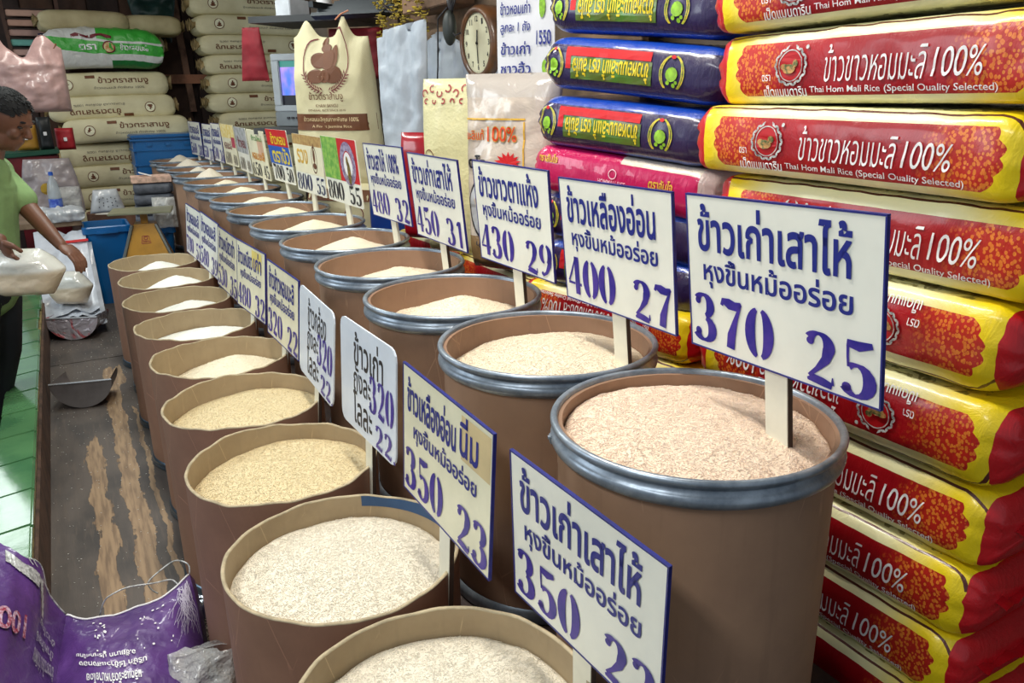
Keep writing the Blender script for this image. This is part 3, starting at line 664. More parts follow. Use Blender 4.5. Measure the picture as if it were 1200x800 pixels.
def red_bag(loc, yaw=-90, pitch=0, flip=False, label='', seed=0, H=.135, detail=True, roll=0):
    L, D = .74, .40
    rot = Rz(yaw) @ Ry(pitch) @ Rx(roll)
    t = thing('rice_bag', label, 'rice bag', (loc[0], loc[1], loc[2]-H/2), rot, 'red and yellow rice bags stacked on the right')
    key = (seed % 3, round(H, 3)); 
    if key not in _RB: _RB[key] = sack_geo(L, D, H, r=.036, q=2.7, e=.06, p=.55, seed=seed*3.1, droop=.003, amp=.0034, pleat=.006)
    mb, fmap = _RB[key]
    b = part('bag_body', mb, M_red2 if flip else M_red, t, True)
    # sewn seam frill at each end
    for s_ in (-1, 1):
        P = []
        for r_ in range(3):
            P.append([(s_*(L/2-.004+.012*r_+.004*math.sin(k*1.3+seed)), -.13+.26*k/12, (.35*H/2)*(.5-.3*r_)*math.sin(k*1.1+r_+seed)*.5+.006*math.sin(k*2.1)) for k in range(13)])
        part('end_seam', MB().grid(P), mat('red_film', (176, 14, 26), .35, coat=.5, var=.1), t, True)
    objs = [b]+[c for c in t.children if c is not b]
    if detail:
        g = fmap(.0024); g2 = fmap(.0036); g3 = fmap(.0046); sc = H/.135
        T = lambda s, box, **kw: text2d(s, (box[0], box[1]*sc, box[2], box[3]*sc), **kw)
        lettering('lettering', [T('ข้าวขาวหอมมะลิ', (-.057, -.029, .150, .034), bold=-.006, slant=.22), T('100%', (.160, -.026, .249, .018), bold=.0, slant=.2),
                                T('เป็ดแมนดาริน', (-.208, -.053, -.098, -.032), bold=.012), T('ตรา', (-.212, -.024, -.19, -.012), bold=.01),
                                T('Thai Hom Mali Rice (Special Quality Selected)', (-.090, -.050, .272, -.036), bold=.006, res=1)], M_white, t, g, cut=.014)
        lv = []
        for k in range(26):
            a = math.radians(-250+k*320/25); cx, cz = -.137+.037*math.cos(a), .002+.034*math.sin(a)
            d = a+PI/2+.5*(-1)**k; c_, s_ = math.cos(d), math.sin(d); l, w = .0075, .0028
            lv.append((np.array([(cx-c_*l, cz-s_*l), (cx-s_*w, cz+c_*w), (cx+c_*l, cz+s_*l), (cx+s_*w, cz-c_*w)]), [(0, 1, 2, 3)]))
        lettering('emblem_disc', [disc2d(-.137, .002, .031, 24)], M_emb, t, g, cut=.012)
        lettering('emblem_wreath', lv+[ring2d(-.137, .002, .0275, .0295, 28), disc2d(-.1, .034, .004, 8)], M_silver, t, g2, cut=.02)
        lettering('emblem_bird', [disc2d(-.140, -.004, .016, 14, .009), disc2d(-.125, .006, .007, 10), disc2d(-.152, .0, .009, 10, .006)], M_duck, t, g3)
    for c in t.children: c.location.z += H/2
    if flip:
        for c in t.children: c.rotation_euler = (0, PI, 0)
    return t
X0 = 1.25+.20
zs = [(1.712, 1.01, .135, 0, 1.2), (1.567, 1.00, .138, 0, .6), (1.423, 1.035, .138, 0, -.4), (1.272, .985, .150, 0, -.3), (1.112, 1.02, .152, 1, -.6), (.950, 1.0, .152, 1, -.5), (.795, .995, .148, 0, -.2), (.645, 1.005, .142, 0, 0), (.502, 1.01, .138, 0, 0), (.358, 1.0, .14, 0, 0), (.214, 1.0, .14, 0, 0), (.07, 1.0, .14, 0, 0)]
nm = ['topmost', 'second', 'third', 'fourth', 'fifth', 'sixth', 'seventh', 'eighth', 'ninth', 'tenth', 'eleventh', 'lowest']
for i, (z, y, H, fl_, pt) in enumerate(zs):
    lab = f'{nm[i]} red and yellow rice bag in the right-hand stack' + (', printed upside down' if fl_ else ', its white lettering upright')
    red_bag((X0+[.0, .005, -.01, .02, .015, .0, .01, .0, .005, 0, 0, 0][i], y, z), -90+[1.5, -1.5, .8, 1, -.5, .5, 0, 1, 0, 0, 1, 0][i], -pt, bool(fl_), lab, seed=i, H=H, detail=i < 9)
# red bags under the blue ones, further along the wall
M_pile = [(1.60, 2.02, .828, -78, 1), (1.63, 1.98, .678, -84, 0), (1.62, 2.0, .528, -80, 1), (1.62, 2.0, .378, -82, 0), (1.62, 2.0, .228, -80, 0), (1.62, 2.0, .078, -80, 0)]
nm2 = ['topmost', 'second', 'third', 'fourth', 'fifth', 'lowest']
for i, (x, y, z, yw, fl_) in enumerate(M_pile):
    red_bag((x, y, z), yw, 0, bool(fl_), f'{nm2[i]} red rice bag of the far pile, under the blue bags behind the drums', seed=20+i, H=.149, detail=i < 3)

# ---- blue and purple bags
def blue_mat():
    nb = newmat('navy_bag'); x, y, z = nb.sep()
    front = nb.m_('MULTIPLY', nb.m_('LESS_THAN', y, -.125), nb.between(z, -.065, .052))
    nv = nb.mix(nb.noise(5, 3), lin((44, 26, 84)), lin((30, 20, 62)))
    nb.color(nb.mix(front, lin((18, 66, 170)), nv)); b = nb.b; b.inputs['Roughness'].default_value = .34; b.inputs['Coat Weight'].default_value = .8; b.inputs['Coat Roughness'].default_value = .15
    nb.bump(nb.noise(30, 5, nb.vmap((1.6, 1, .5)), rough=.65, dist=1), .4, .012); return nb.m
M_navy = blue_mat()
_BB = {}
def blue_bag(loc, yaw, roll, label, seed, detail=True, full=True):
    L, D, H = .64, .36, .150
    t = thing('rice_bag', label, 'rice bag', (loc[0], loc[1], loc[2]-H/2), Rz(yaw) @ Ry(roll), 'navy blue rice bags in the middle stack')
    if seed % 2 not in _BB: _BB[seed % 2] = sack_geo(L, D, H, r=.05, e=.085, p=.42, seed=seed*2.3+50, amp=.003, pleat=.006, droop=.003)
    mb, fmap = _BB[seed % 2]; part('bag_body', mb, M_navy, t, True)
    for s_ in (-1, 1):
        P = [[(s_*(L/2-.006+.014*r_), -.11+.22*k/10, .008*math.sin(k*1.7+r_+seed)) for k in range(11)] for r_ in range(3)]
        part('end_seam', MB().grid(P), mat('blue_film', (16, 60, 150), .35, coat=.6, var=.1), t, True)
    if detail:
        g, g2, g3 = fmap(.0024), fmap(.0036), fmap(.0046)
        rr = lambda x0, z0, x1, z1, n=10: merge2d([rect2d(x0+(x1-x0)*k/n, z0, x0+(x1-x0)*(k+1)/n, z1) for k in range(n)])
        lettering('red_stripe', [rr(-.215, .024, .085, .048), rr(-.215, -.012, -.195, .024, 1)], M_redp, t, g, cut=.012)
        lettering('green_block', [rr(-.194, -.04, .09, .022)], mat('green_brown_print', (70, 140, 44), .35, c2=(96, 76, 30), vscale=4, coat=.5), t, g, cut=.012)
        lettering('lettering', [text2d('ข้าวหอมมะลิแท้ ตรา ลันโจ', (-.185, -.036, .080, .019), .02, flip=True)], M_yel, t, g2, cut=.014)
        ov = []
        for cx in (-.262, .155):
            for sg in (-1, 1):
                for q in (1, .84): ov.append(strip2d([(cx+sg*q*.038*math.cos(a_), -.002+.046*math.sin(a_), .0035) for a_ in np.radians(np.linspace(-55, 75, 9))]))
        lettering('laurel', ov, mat('laurel_gold', (214, 196, 60), .35, c2=(120, 150, 40), vscale=70), t, g2, cut=.02)
        lettering('emblem_leaf', sum([[disc2d(cx, -.004, .019, 12), disc2d(cx-.01, -.026, .006, 8), disc2d(cx+.008, -.032, .006, 8), disc2d(cx+.016, -.024, .005, 8)] for cx in (-.262, .155)], []), M_lime, t, g2)
        lettering('emblem_cap', [disc2d(cx, .04, .008, 8, .005) for cx in (-.262, .155)], M_redp, t, g3)
    for c in t.children: c.location.z += H/2
    return t
# local +X runs away from far end towards the camera
def blue_at(fx, fy, nx, ny, z, dz, label, seed, **k):
    d = Vector((nx-fx, ny-fy, 0)); d.normalize(); yaw = math.degrees(math.atan2(d.y, d.x)); nrm = Vector((-d.y, d.x, 0))
    c = Vector((fx, fy, 0))+d*.315+nrm*.18
    return blue_bag((c.x, c.y, z), yaw, dz, label, seed, **k)
blue_at(1.345, 2.20, 1.50, 1.66, 1.745, 5, 'topmost navy blue rice bag of the middle stack, cut by the frame top', 0)
blue_at(1.325, 2.20, 1.50, 1.66, 1.583, 5.5, 'second navy blue rice bag from the top, between clock and red bags', 1)
blue_at(1.315, 2.22, 1.49, 1.66, 1.418, 4.5, 'third navy blue rice bag, lying on the pink bag', 2)
blue_at(1.34, 2.24, 1.51, 1.68, 1.128, 4, 'navy blue rice bag directly under the pink bag, behind the 400 sign', 3)
blue_at(1.34, 2.24, 1.51, 1.68, .978, 2, 'lowest navy blue rice bag, resting on red bags behind drums', 4)
# pink bag
def pink_bag():
    L, D, H = .66, .36, .145
    t = thing('rice_bag', 'magenta pink rice bag with clear plastic end under three navy bags', 'rice bag', (1.585, 1.99, 1.268-H/2), Rz(-72.5) @ Ry(5))
    nb = newmat('magenta_bag'); x, y, z = nb.sep()
    clear = nb.m_('MULTIPLY', nb.m_('LESS_THAN', y, .3), nb.m_('GREATER_THAN', nb.m_('ADD', x, nb.m_('MULTIPLY', y, .0)), .285))
    wh = nb.m_('MULTIPLY', nb.m_('GREATER_THAN', z, .052), nb.between(x, .02, .4))
    col = nb.mix(nb.noise(4, 2), lin((206, 20, 96)), lin((170, 12, 76))); col = nb.mix(wh, col, lin((214, 206, 190))); col = nb.mix(clear, col, lin((196, 180, 176)))
    nb.color(col); nb.b.inputs['Roughness'].default_value = .3; nb.b.inputs['Coat Weight'].default_value = .6
    nb.bump(nb.noise(28, 5, nb.vmap((1.6, 1, .5)), dist=1), .4, .01)
    mb, fmap = sack_geo(L, D, H, r=.04, e=.07, p=.5, seed=81, amp=.003, pleat=.005); part('bag_body', mb, nb.m, t, True)
    lettering('lettering', [text2d('ตราลันโจ', (-.295, .022, -.215, .048), .03), text2d('ตราลันโจ', (.13, .0, .21, .03), .03)], M_gold, t, fmap(.0024), cut=.015)
    lettering('lettering', [text2d('HOMMALI RICE', (-.05, -.012, .05, .002), .01), ring2d(0, .02, .012, .015, 20)], mat('pale_pink_print', (235, 190, 205), .4, var=0), t, fmap(.0024), cut=.02)
    for c in t.children: c.location.z += H/2
pink_bag()

# ---- cream woven sacks
def cream_mat(name, c, c2):
    nb = newmat(name); x, y, z = nb.sep()
    n1 = nb.noise(4, 4); col = nb.mix(nb.step(n1, .3, .75), lin(c), lin(c2))
    nb.color(col); nb.b.inputs['Roughness'].default_value = .55; nb.b.inputs['Specular IOR Level'].default_value = .35
    wv = nb.m_('ADD', nb.m_('SINE', nb.m_('MULTIPLY', nb.m_('ADD', x, z), 700)), nb.m_('SINE', nb.m_('MULTIPLY', nb.m_('SUBTRACT', x, z), 700)))
    nb.bump(nb.m_('ADD', nb.noise(14, 5, dist=.6), nb.m_('MULTIPLY', wv, .03)), .4, .012); return nb.m
M_cream = cream_mat('cream_weave', (222, 214, 176), (202, 192, 152))
M_cream2 = cream_mat('olive_cream_weave', (190, 178, 138), (164, 150, 112))
M_ear = mat('sack_ear', (176, 154, 112), .7, var=.25, vscale=20, bump=.3)
_CS = {}
def cream_sack(loc, L, D, H, yaw, label, group, seed, flip=False, m=None, text=True, ear=(1, 1), emblem=-.26, tx=(-.02, .30), roll=0):
    t = thing('rice_sack', label, 'rice sack', (loc[0], loc[1], loc[2]-H/2), Rz(yaw) @ Ry(roll), group)
    k = (L, D, H, seed % 2)
    if k not in _CS: _CS[k] = sack_geo(L, D, H, r=min(.07, H*.42), e=.10, p=.52, q=2.6, seed=seed*1.7, amp=.006, pleat=.008, droop=.010, nu=36)
    mb, fmap = _CS[k]; part('sack_body', mb, m or M_cream, t, True)
    for s_ in (-1, 1):
        if not ear[0 if s_ < 0 else 1]: continue
        P = []
        for r_ in range(5):
            q = r_/4; P.append([(s_*(L/2-.02+.055*q)+.006*math.sin(k_*2.2+seed), -D*.36+D*.72*k_/14, (H*.17+H*.16*q)*math.sin(k_*1.25+seed+q)*(.35+.65*q)) for k_ in range(15)])
        part('sewn_end', MB().grid(P), M_ear, t, True)
    if text:
        g, g2 = fmap(.003), fmap(.0045); hh = H/.16; sg = -1 if flip else 1
        fx = (lambda f_: (lambda V: f_(V))) 
        def T(s, box, **kw):
            x0, z0, x1, z1 = box
            if flip: x0, x1, z0, z1 = -x1, -x0, -z1, -z0
            return text2d(s, (x0, z0*hh, x1, z1*hh), flip=flip, **kw)
        lettering('lettering', [T('ข้าวตราสามงู', (tx[0]-.02, -.004, tx[1]+.02, .050), bold=.018), ], M_brown, t, g, cut=.03)
        lettering('fine_print', [T('ข้าวหอมมะลิ คัดพิเศษ 100%', (tx[0]-.06, -.03, tx[1]-.02, -.012), bold=.004, res=1)], M_grey, t, g, cut=.05)
        ex = emblem*sg
        lettering('emblem_disc', [disc2d(ex, .005*sg, .044, 20)], mat('emblem_cream', (236, 232, 200), .6, var=0), t, g, cut=.02)
        lettering('emblem_ring', [ring2d(ex, .005*sg, .040, .046, 24), disc2d(ex, -.010*sg, .025, 12, .009), disc2d(ex, .006*sg, .018, 12, .009), disc2d(ex, .022*sg, .008, 8, .010)], M_brown, t, g2)
        lettering('tab_print', [merge2d([rect2d(-.12*sg-.04+.02*q, H/2*.62*sg-.012, -.12*sg-.02+.02*q, H/2*.62*sg+.012) for q in range(4)])], M_brown, t, g2)
    for c in t.children: c.location.z += H/2
    return t
gA = 'cream sacks in the left stack'
A = [
    (0.476, 8.661, 1.625, 0, -2, 0, 'cream sack of the left stack just under the green and white bag'),
    (0.508, 8.636, 1.422, 1, -2, 1, 'cream sack of the left stack with clear plastic scrap lying on it'),
    (0.603, 8.534, 1.231, 0, -5, 0, 'bulging cream sack in the left stack sticking out furthest right'),
    (0.533, 8.661, 1.003, 1, 1, 1, 'cream sack of the left stack beside the blue crate'),
    (0.546, 8.636, 0.812, 0, 0, 0, 'cream sack of the left stack, second above the blue bin'),
    (0.527, 8.636, 0.616, 0, -1, 0, 'cream sack of the left stack directly above the cardboard box'),
    (0.533, 8.636, 0.412, 0, 0, 0, 'cream sack low in the left stack behind the box of rice'),
]
for i, (x, y, z, fl_, yw, s_, lb) in enumerate(A): cream_sack((x, y, z), 1.06, .50, .213 if i < 4 else .197, yw, lb, gA, i+1, flip=bool(fl_), roll=-1.5 if i < 3 else 0, emblem=-.31, tx=(-.04, .34))
for i, z in enumerate((0.220, 0.032)): cream_sack((.53, 8.63, z), 1.06, .50, .187, 0, ['second lowest cream sack of the left stack', 'lowest cream sack of the left stack, on the floor'][i], gA, i, text=False)
cream_sack((0.55, 8.98, 1.989), 1.0, .5, .20, 0, 'olive cream sack second from top in the left stack, above the green bag', gA, 3, m=M_cream2, flip=True, emblem=-.2)
cream_sack((0.372, 8.68, 2.169), .72, .5, .17, 3, 'topmost sack at left of the left stack, reaching the frame top', gA, 3, m=M_cream2, text=False)
cream_sack((0.942, 8.742, 2.15), .52, .5, .17, -3, 'short olive sack topping the left stack on its right side', gA, 3, m=M_cream2, text=False)
gB = 'cream sacks in the right-hand back stack'
BN = ['topmost', 'second', 'third', 'fourth', 'fifth', 'sixth', 'seventh', 'eighth', 'ninth', 'tenth', 'eleventh', 'twelfth', 'thirteenth', 'fourteenth', 'fifteenth', 'sixteenth']
for i in range(14):
    z = 2.506-.1765*i; fl_ = i in (3, 4, 7, 8, 11); dx = [0, .0, .02, .04, .06, .08, .06, .12, .11, .1, .1, .1, .1, .1][i]
    cream_sack((1.80+dx, 8.52, z), 1.05, .50, .179, [0, -2, 1, 0, -1, 1, 0, 2, 0, 0, 0, 0, 0, 0][i], f'{BN[i]} cream sack, counted down from the top of the stack left of the television', gB, i, flip=fl_, emblem=-.33, tx=(.0, .38), text=i < 9, ear=(1, 0))

# ================================================================== STANDING SACKS, SHEETS AND THINGS ON THE WALL SIDE
def pillow(w, h, th, ex=3., amp=.004, seed=0, topf=None, wf=None, nu=26, nv=36, tt=.35, fold=0, taper=6):
    def S(u, v, side, off=0.):
        x = u*w/2*(wf(v) if wf else 1); z = v*(h+(topf(u) if topf else 0)*v**9)
        pr = (max(0, 1-abs(u)**ex))**(1/ex)*((max(0, 1-abs(2*v-1)**taper))**.5*(1-tt)+tt*min(1, (1-abs(u))*8, (1-v)*20+.15, v*20+.2))
        if v > .75: pr *= 1-(1-.25)*min(1, (v-.75)/.25)*(1 if topf else .4)
        y = -(th/2*pr) if side < 0 else th/2*pr
        n = amp*fbm((x+seed, side, z), 9, 4)+fold*math.sin(x*46+seed+2.2*fbm((x, seed, z*.7), 3))*(.4+.6*fbm((x, z, seed), 2, 1))
        return (x, y+(n if side < 0 else -n)*(1-abs(u)**8)-(off if side < 0 else 0), z)
    mb = MB(); U = [math.sin(PI/2*(2*i/nu-1)) for i in range(nu+1)]
    mb.grid([[S(u, j/nv, -1) for u in U] for j in range(nv+1)]); mb.f = [q for q in mb.f]
    k = mb.n; mb.grid([[S(u, j/nv, 1) for u in U[::-1]] for j in range(nv+1)])
    def fmap(off=.003):
        return lambda V: np.array([S(max(-1, min(1, x/(w/2))), z/h, -1, off) for x, z in V])
    return mb, fmap
def weld(o, d=.0008):
    bm = bmesh.new(); bm.from_mesh(o.data); bmesh.ops.remove_doubles(bm, verts=bm.verts, dist=d); bmesh.ops.recalc_face_normals(bm, faces=bm.faces); bm.to_mesh(o.data); bm.free(); return o
def wreath(cx, cz, R, m, t, g, n=9):
    it = [strip2d([(cx+R*math.cos(a), cz+R*1.02*math.sin(a), .005) for a in np.radians(np.linspace(a0, a1, 14))]) for a0, a1 in ((62, -75), (118, 255))]
    for sgn in (-1, 1):
        for k in range(n):
            a = -PI/2+sgn*(.12+k*.12); x, z = cx+R*math.cos(a), cz+R*math.sin(a)
            for q in (-1, 1):
                d = a+sgn*(PI/2-.0)+q*.75*sgn; c_, s_ = math.cos(d), math.sin(d); l, w_ = .026, .0065; X, Z = x+c_*l*.6, z+s_*l*.6
                it.append((np.array([(X-c_*l/2, Z-s_*l/2), (X-s_*w_/2, Z+c_*w_/2), (X+c_*l/2, Z+s_*l/2), (X+s_*w_/2, Z-c_*w_/2)]), [(0, 1, 2, 3)]))
    lettering('wreath', it, m, t, g)
def ears(u):   # gathered corners standing up at the mouth of the sack
    return .085*math.exp(-((u+.62)/.22)**2)+.10*math.exp(-((u-.38)/.16)**2)-.012
t = thing('rice_sack', 'tall upright cream sack with brown coiled emblem and open gathered mouth', 'rice sack', (1.335, 4.255, 1.02), Rz(-48.6) @ Rx(3))
mb, fm_ = pillow(.47, .79, .20, amp=.008, seed=3, topf=ears, nu=44, nv=52, wf=lambda v: 1.10-.17*v, fold=.0025); o = weld(part('sack_body', mb, M_cream, t, True))
part('fold_hem', MB().tube([(.045, -.012, .86), (.08, -.014, .885), (.125, -.012, .90)], .004, 6), mat('orange_hem', (206, 132, 96), .6, var=.1), t)
wreath(.0, .655, .135, M_maroon, t, fm_(.004))
D2 = lambda x, z, r, n, rz: disc2d(x*1.15, .665+(z-.54)*1.1, r*1.15, n, rz*1.1)
lettering('coiled_emblem', [D2(-.045, .475, .045, 18, .032), D2(.045, .478, .046, 18, .036), D2(-.035, .545, .044, 18, .036), D2(.012, .548, .04, 18, .045), D2(.048, .55, .022, 12, .045), D2(0, .60, .03, 12, .02), D2(-.012, .625, .016, 10, .03), D2(0, .475, .03, 10, .03)], M_brown, t, fm_(.0052))
lettering('lettering', [text2d('ข้าวตราสามงู', (-.105, .468, .10, .518), .006)], M_brown, t, fm_(.004))
lettering('fine_print', [text2d('KHAW SANGU', (-.065, .442, .065, .458), .01), text2d('GENERAL RICE SINCE 2510', (-.115, .422, .105, .432), .004, res=1)], M_brown, t, fm_(.004))
lettering('brown_band', [merge2d([rect2d(-.235+.0313*k, .325, -.2037+.0313*k, .408) for k in range(15)])], M_brown, t, fm_(.004), cut=.03)
lettering('band_lettering', [text2d('ข้าวหอมมะลิคุณภาพพิเศษ 100%', (-.15, .364, .17, .396), .012), text2d('A Finest Jasmine Rice', (-.10, .336, .13, .353), .01)], mat('pale_tan_print', (220, 196, 150), .6, var=0), t, fm_(.0055))
t = thing('rice_sack', 'cream sack with brown band and maroon sprig below the tall upright sack', 'rice sack', (1.30, 4.16, .74), Rz(-50) @ Rx(-2))
mb, fm_ = pillow(.46, .33, .19, amp=.006, seed=9, taper=8); o = weld(part('sack_body', mb, M_cream, t, True))
lettering('brown_band', [merge2d([rect2d(-.2+.03*k, .24, -.17+.03*k, .30) for k in range(13)])], M_brown, t, fm_(.004)); wreath(.10, .17, .05, M_maroon, t, fm_(.004), 5)
lettering('lettering', [text2d('ข้าวตราสามงู', (.02, .05, .20, .10), .006)], M_brown, t, fm_(.004))
# stand for the goods along the wall
st = thing('timber_stand', 'low timber stand carrying goods behind the steel-rimmed drums', 'stand', (1.60, 3.55, 0))
part('stand_top', MB().box((0, 0, .715), (.56, 2.3, .05)), M_dark, st)
for sx in (-.24, .24):
    for sy in (-1.1, 0, 1.1): part('stand_leg', MB().box((sx, sy, .345), (.06, .06, .69)), M_dark, st)
red_bag((1.62, 3.40, .812), -86, 0, False, 'red rice bag lying on the timber stand below the cream bag', seed=31, detail=False)
red_bag((1.60, 2.66, .812), -90, 0, False, 'red rice bag lying on the timber stand below the clear bag', seed=32, detail=False)
t = thing('rice_bag', 'small upright red bag with gold top behind the 480 and 450 signs', 'rice bag', (1.40, 3.36, .885), Rz(-52))
mb, fm_ = pillow(.17, .47, .10, amp=.004, seed=12); weld(part('bag_body', mb, mat('crimson_film', (170, 14, 34), .3, coat=.6, bump=.3, bscale=25), t, True))
lettering('gold_band', [rect2d(-.07, .30, .07, .40)], M_gold, t, fm_(.004))
t = thing('rice_bag', 'blue bag standing on the timber stand behind the 55 sign', 'rice bag', (1.42, 3.78, .742), Rz(-50))
mb, fm_ = pillow(.24, .33, .14, amp=.004, seed=14); weld(part('bag_body', mb, mat('royal_film', (20, 60, 140), .3, coat=.6, bump=.3, bscale=25), t, True))
# grey-white sheeting
M_sheet = mat('pale_blue_tarpaulin', (188, 198, 210), .42, var=.12, vscale=4, bump=.35, bscale=10, bdist=.02, coat=.15)
t = thing('folded_tarpaulin', 'pale grey folded tarpaulin hanging in long creases right of the tall sack', 'tarpaulin', (1.50, 3.75, .86), Rz(-67))
def tw(v): return .78+.22*min(1, v*1.1)+.12*max(0, v-.86)
mb, fm_ = pillow(.33, .965, .07, amp=.014, seed=5, fold=.016, nu=50, nv=60, wf=tw, topf=lambda u: .02*u-.03*(u < -.7)); weld(part('tarpaulin_body', mb, M_sheet, t, True))
t = thing('hanging_sheet', 'wide pale grey plastic sheet hanging below and behind the clock', 'sheet', (1.765, 3.47, .92), Rz(-88))
mb, fm_ = pillow(1.15, .86, .03, amp=.016, seed=8, fold=.010, nu=60, nv=50, topf=lambda u: .03*math.sin(u*7)); weld(part('sheet_body', mb, M_sheet, t, True))
pnl = part('plywood_panel', MB().box((1.815, 4.1, 1.98), (.03, 3.6, 1.1), bev=.002), mat('stained_plywood', (150, 122, 96), .75, var=.3, vscale=4)); tag(pnl, 'stained brown plywood panel high on the right wall behind the clock', 'panel')
# cream bag with red scroll print
t = thing('rice_bag', 'yellowish cream rice bag with red scroll border, left of the clear bag', 'rice bag', (1.395, 2.985, .885), Rz(-62))
mb, fm_ = pillow(.28, .69, .10, amp=.006, seed=15); weld(part('bag_body', mb, mat('rough_cream_film', (232, 226, 176), .45, var=.06, bump=.6, bscale=70, bdist=.006, coat=.2), t, True))
lettering('scroll_print', [strip2d([(cx+r_*math.cos(a), cz+r_*math.sin(a), .006) for a in np.radians(np.linspace(q, q+250, 9))]) for cx, cz, r_, q in [(-.11+.04*k, .635+.018*(k % 2), .013, 70*k) for k in range(7)]+[(-.10+.045*k, .605, .009, 50+90*k) for k in range(6)]], mat('scroll_red', (176, 70, 70), .5, var=.1), t, fm_(.004))
lettering('oval_print', [ring2d(-.085, .36, .030, .033, asp=1.8), disc2d(-.085, .35, .014, 10, .03)], M_brown, t, fm_(.004))
# clear bag
def clearbag():
    nb = newmat('rice_seen_through_film'); x, y, z = nb.sep(); 
    base = nb.mix(nb.step(nb.noise(9, 4, dist=.6), .35, .7), lin((214, 200, 184)), lin((184, 172, 160)))
    low = nb.m_('LESS_THAN', z, .13); base = nb.mix(low, base, lin((150, 120, 80)))
    top = nb.m_('GREATER_THAN', z, .62); base = nb.mix(top, base, lin((190, 182, 174)))
    nb.color(base); nb.b.inputs['Roughness'].default_value = .22; nb.b.inputs['Coat Weight'].default_value = .5; nb.b.inputs['Coat Roughness'].default_value = .12
    nb.bump(nb.noise(11, 4, nb.vmap((1, 1, 1.3)), rough=.55, dist=.5), .4, .02)
    t = thing('rice_bag', 'clear plastic rice bag printed 100% in red and yellow, upright beside the navy bags', 'rice bag', (1.42, 2.53, .885), Rz(-62))
    mb, f = pillow(.37, .70, .16, amp=.012, seed=21, nu=36, nv=48, wf=lambda v: 1+.12*max(0, v-.8)*4); weld(part('bag_body', mb, nb.m, t, True))
    fr = [rect2d(-.185+.02, .60, .10, .608), rect2d(.092, .30, .10, .60)]
    lettering('gold_frame', [merge2d([rect2d(-.165+.026*k, .545, -.139+.026*k, .551) for k in range(10)]), merge2d([rect2d(.089, .27+.03*k, .095, .30+.03*k) for k in range(9)])], M_gold, t, f(.004))
    lettering('lettering', [text2d('มะลิแท้', (-.155, .475, -.075, .515), .03), text2d('100%', (-.06, .47, .065, .525), .03)], M_gold, t, f(.005))
    lettering('lettering', [text2d('มะลิแท้', (-.154, .477, -.076, .513), .0), text2d('100%', (-.058, .473, .063, .522), .004)], mat('orange_red_print', (216, 60, 24), .4, var=0), t, f(.0062))
    bu = [(0.0, .42)]+[((.055 if k % 2 else .034)*math.cos(k*PI/14), .42+(.04 if k % 2 else .024)*math.sin(k*PI/14)) for k in range(29)]
    lettering('red_burst', [(np.array([(p+.03, q-.02) for p, q in bu]), [(0, k, k+1) for k in range(1, 29)])], M_redp, t, f(.005))
    lettering('oval_frame', [ring2d(-.08, .235, .066, .072, asp=1.6)], M_black, t, f(.005)); lettering('oval_field', [ring2d(-.08, .235, .001, .066, asp=1.6)], mat('oval_grey', (186, 190, 196), .4, var=.05), t, f(.0045))
    lettering('bird_print', [disc2d(-.10, .305, .02, 12, .024), disc2d(-.095, .265, .014, 10, .04), disc2d(-.07, .205, .036, 14, .05), disc2d(-.045, .19, .02, 10, .05)], mat('bird_brown', (110, 70, 40), .5, c2=(80, 90, 40), vscale=60), t, f(.0062))
    lettering('lettering', [text2d('ดโร', (-.15, .375, -.06, .425), .035), text2d('นุ่ม นุ่ม สะอาด', (-.12, .09, .10, .12), .012)], M_black, t, f(.0062))
clearbag()
# clock
ck = thing('wall_clock', 'round wooden wall clock with cream dial showing half past twelve', 'clock', (1.80, 3.40, 1.735), Rz(-88) @ Rx(2))
c = MB(); prof = [(.128, -.078), (.136, -.088), (.150, -.086), (.160, -.070), (.163, -.045), (.158, -.02), (.160, 0), (0, 0)]
def ylathe(prof, n=64):
    m_ = MB(); m_.lathe(prof, n); v = m_.v[0]; m_.v[0] = np.stack([v[:, 0], v[:, 2], v[:, 1]], -1); m_.f = [q[::-1] for q in m_.f]; return m_
part('clock_case', ylathe(prof), mat('brown_clock_wood', (120, 78, 46), .4, c2=(80, 60, 46), vscale=12, coat=.4), ck, True, sharp=60)
part('dial', ylathe([(.130, -.074), (0, -.074)]), mat('cream_dial', (226, 222, 190), .6, var=.03), ck)
it = []
for k in range(1, 13):
    a = PI/2-k*PI/6; x, z = .103*math.cos(a), .103*math.sin(a); w = .022 if k > 9 else .012; it.append(text2d(str(k), (x-w/2*1.1, z-.012, x+w/2*1.1, z+.012), .02))
it += [strip2d([(.121*math.cos(q*PI/30), .121*math.sin(q*PI/30), .0015), (.126*math.cos(q*PI/30), .126*math.sin(q*PI/30), .0015)]) for q in range(60)]
lettering('numerals', it, M_black, ck, flatmap(-.0755))
for nm_, a, l, w in (('hour_hand', PI/2-PI/12*.5, .06, .008), ('minute_hand', -PI/2+.02, .095, .006)):
    part(nm_, MB().box((math.cos(a)*l*.42, -.078, math.sin(a)*l*.42), (l, .0015, w), Ry(-math.degrees(a))), M_black, ck)
part('hand_boss', ylathe([(.006, -.082), (.006, -.076), (0, -.082)][:2]+[(0, -.082)], 12), M_black, ck)
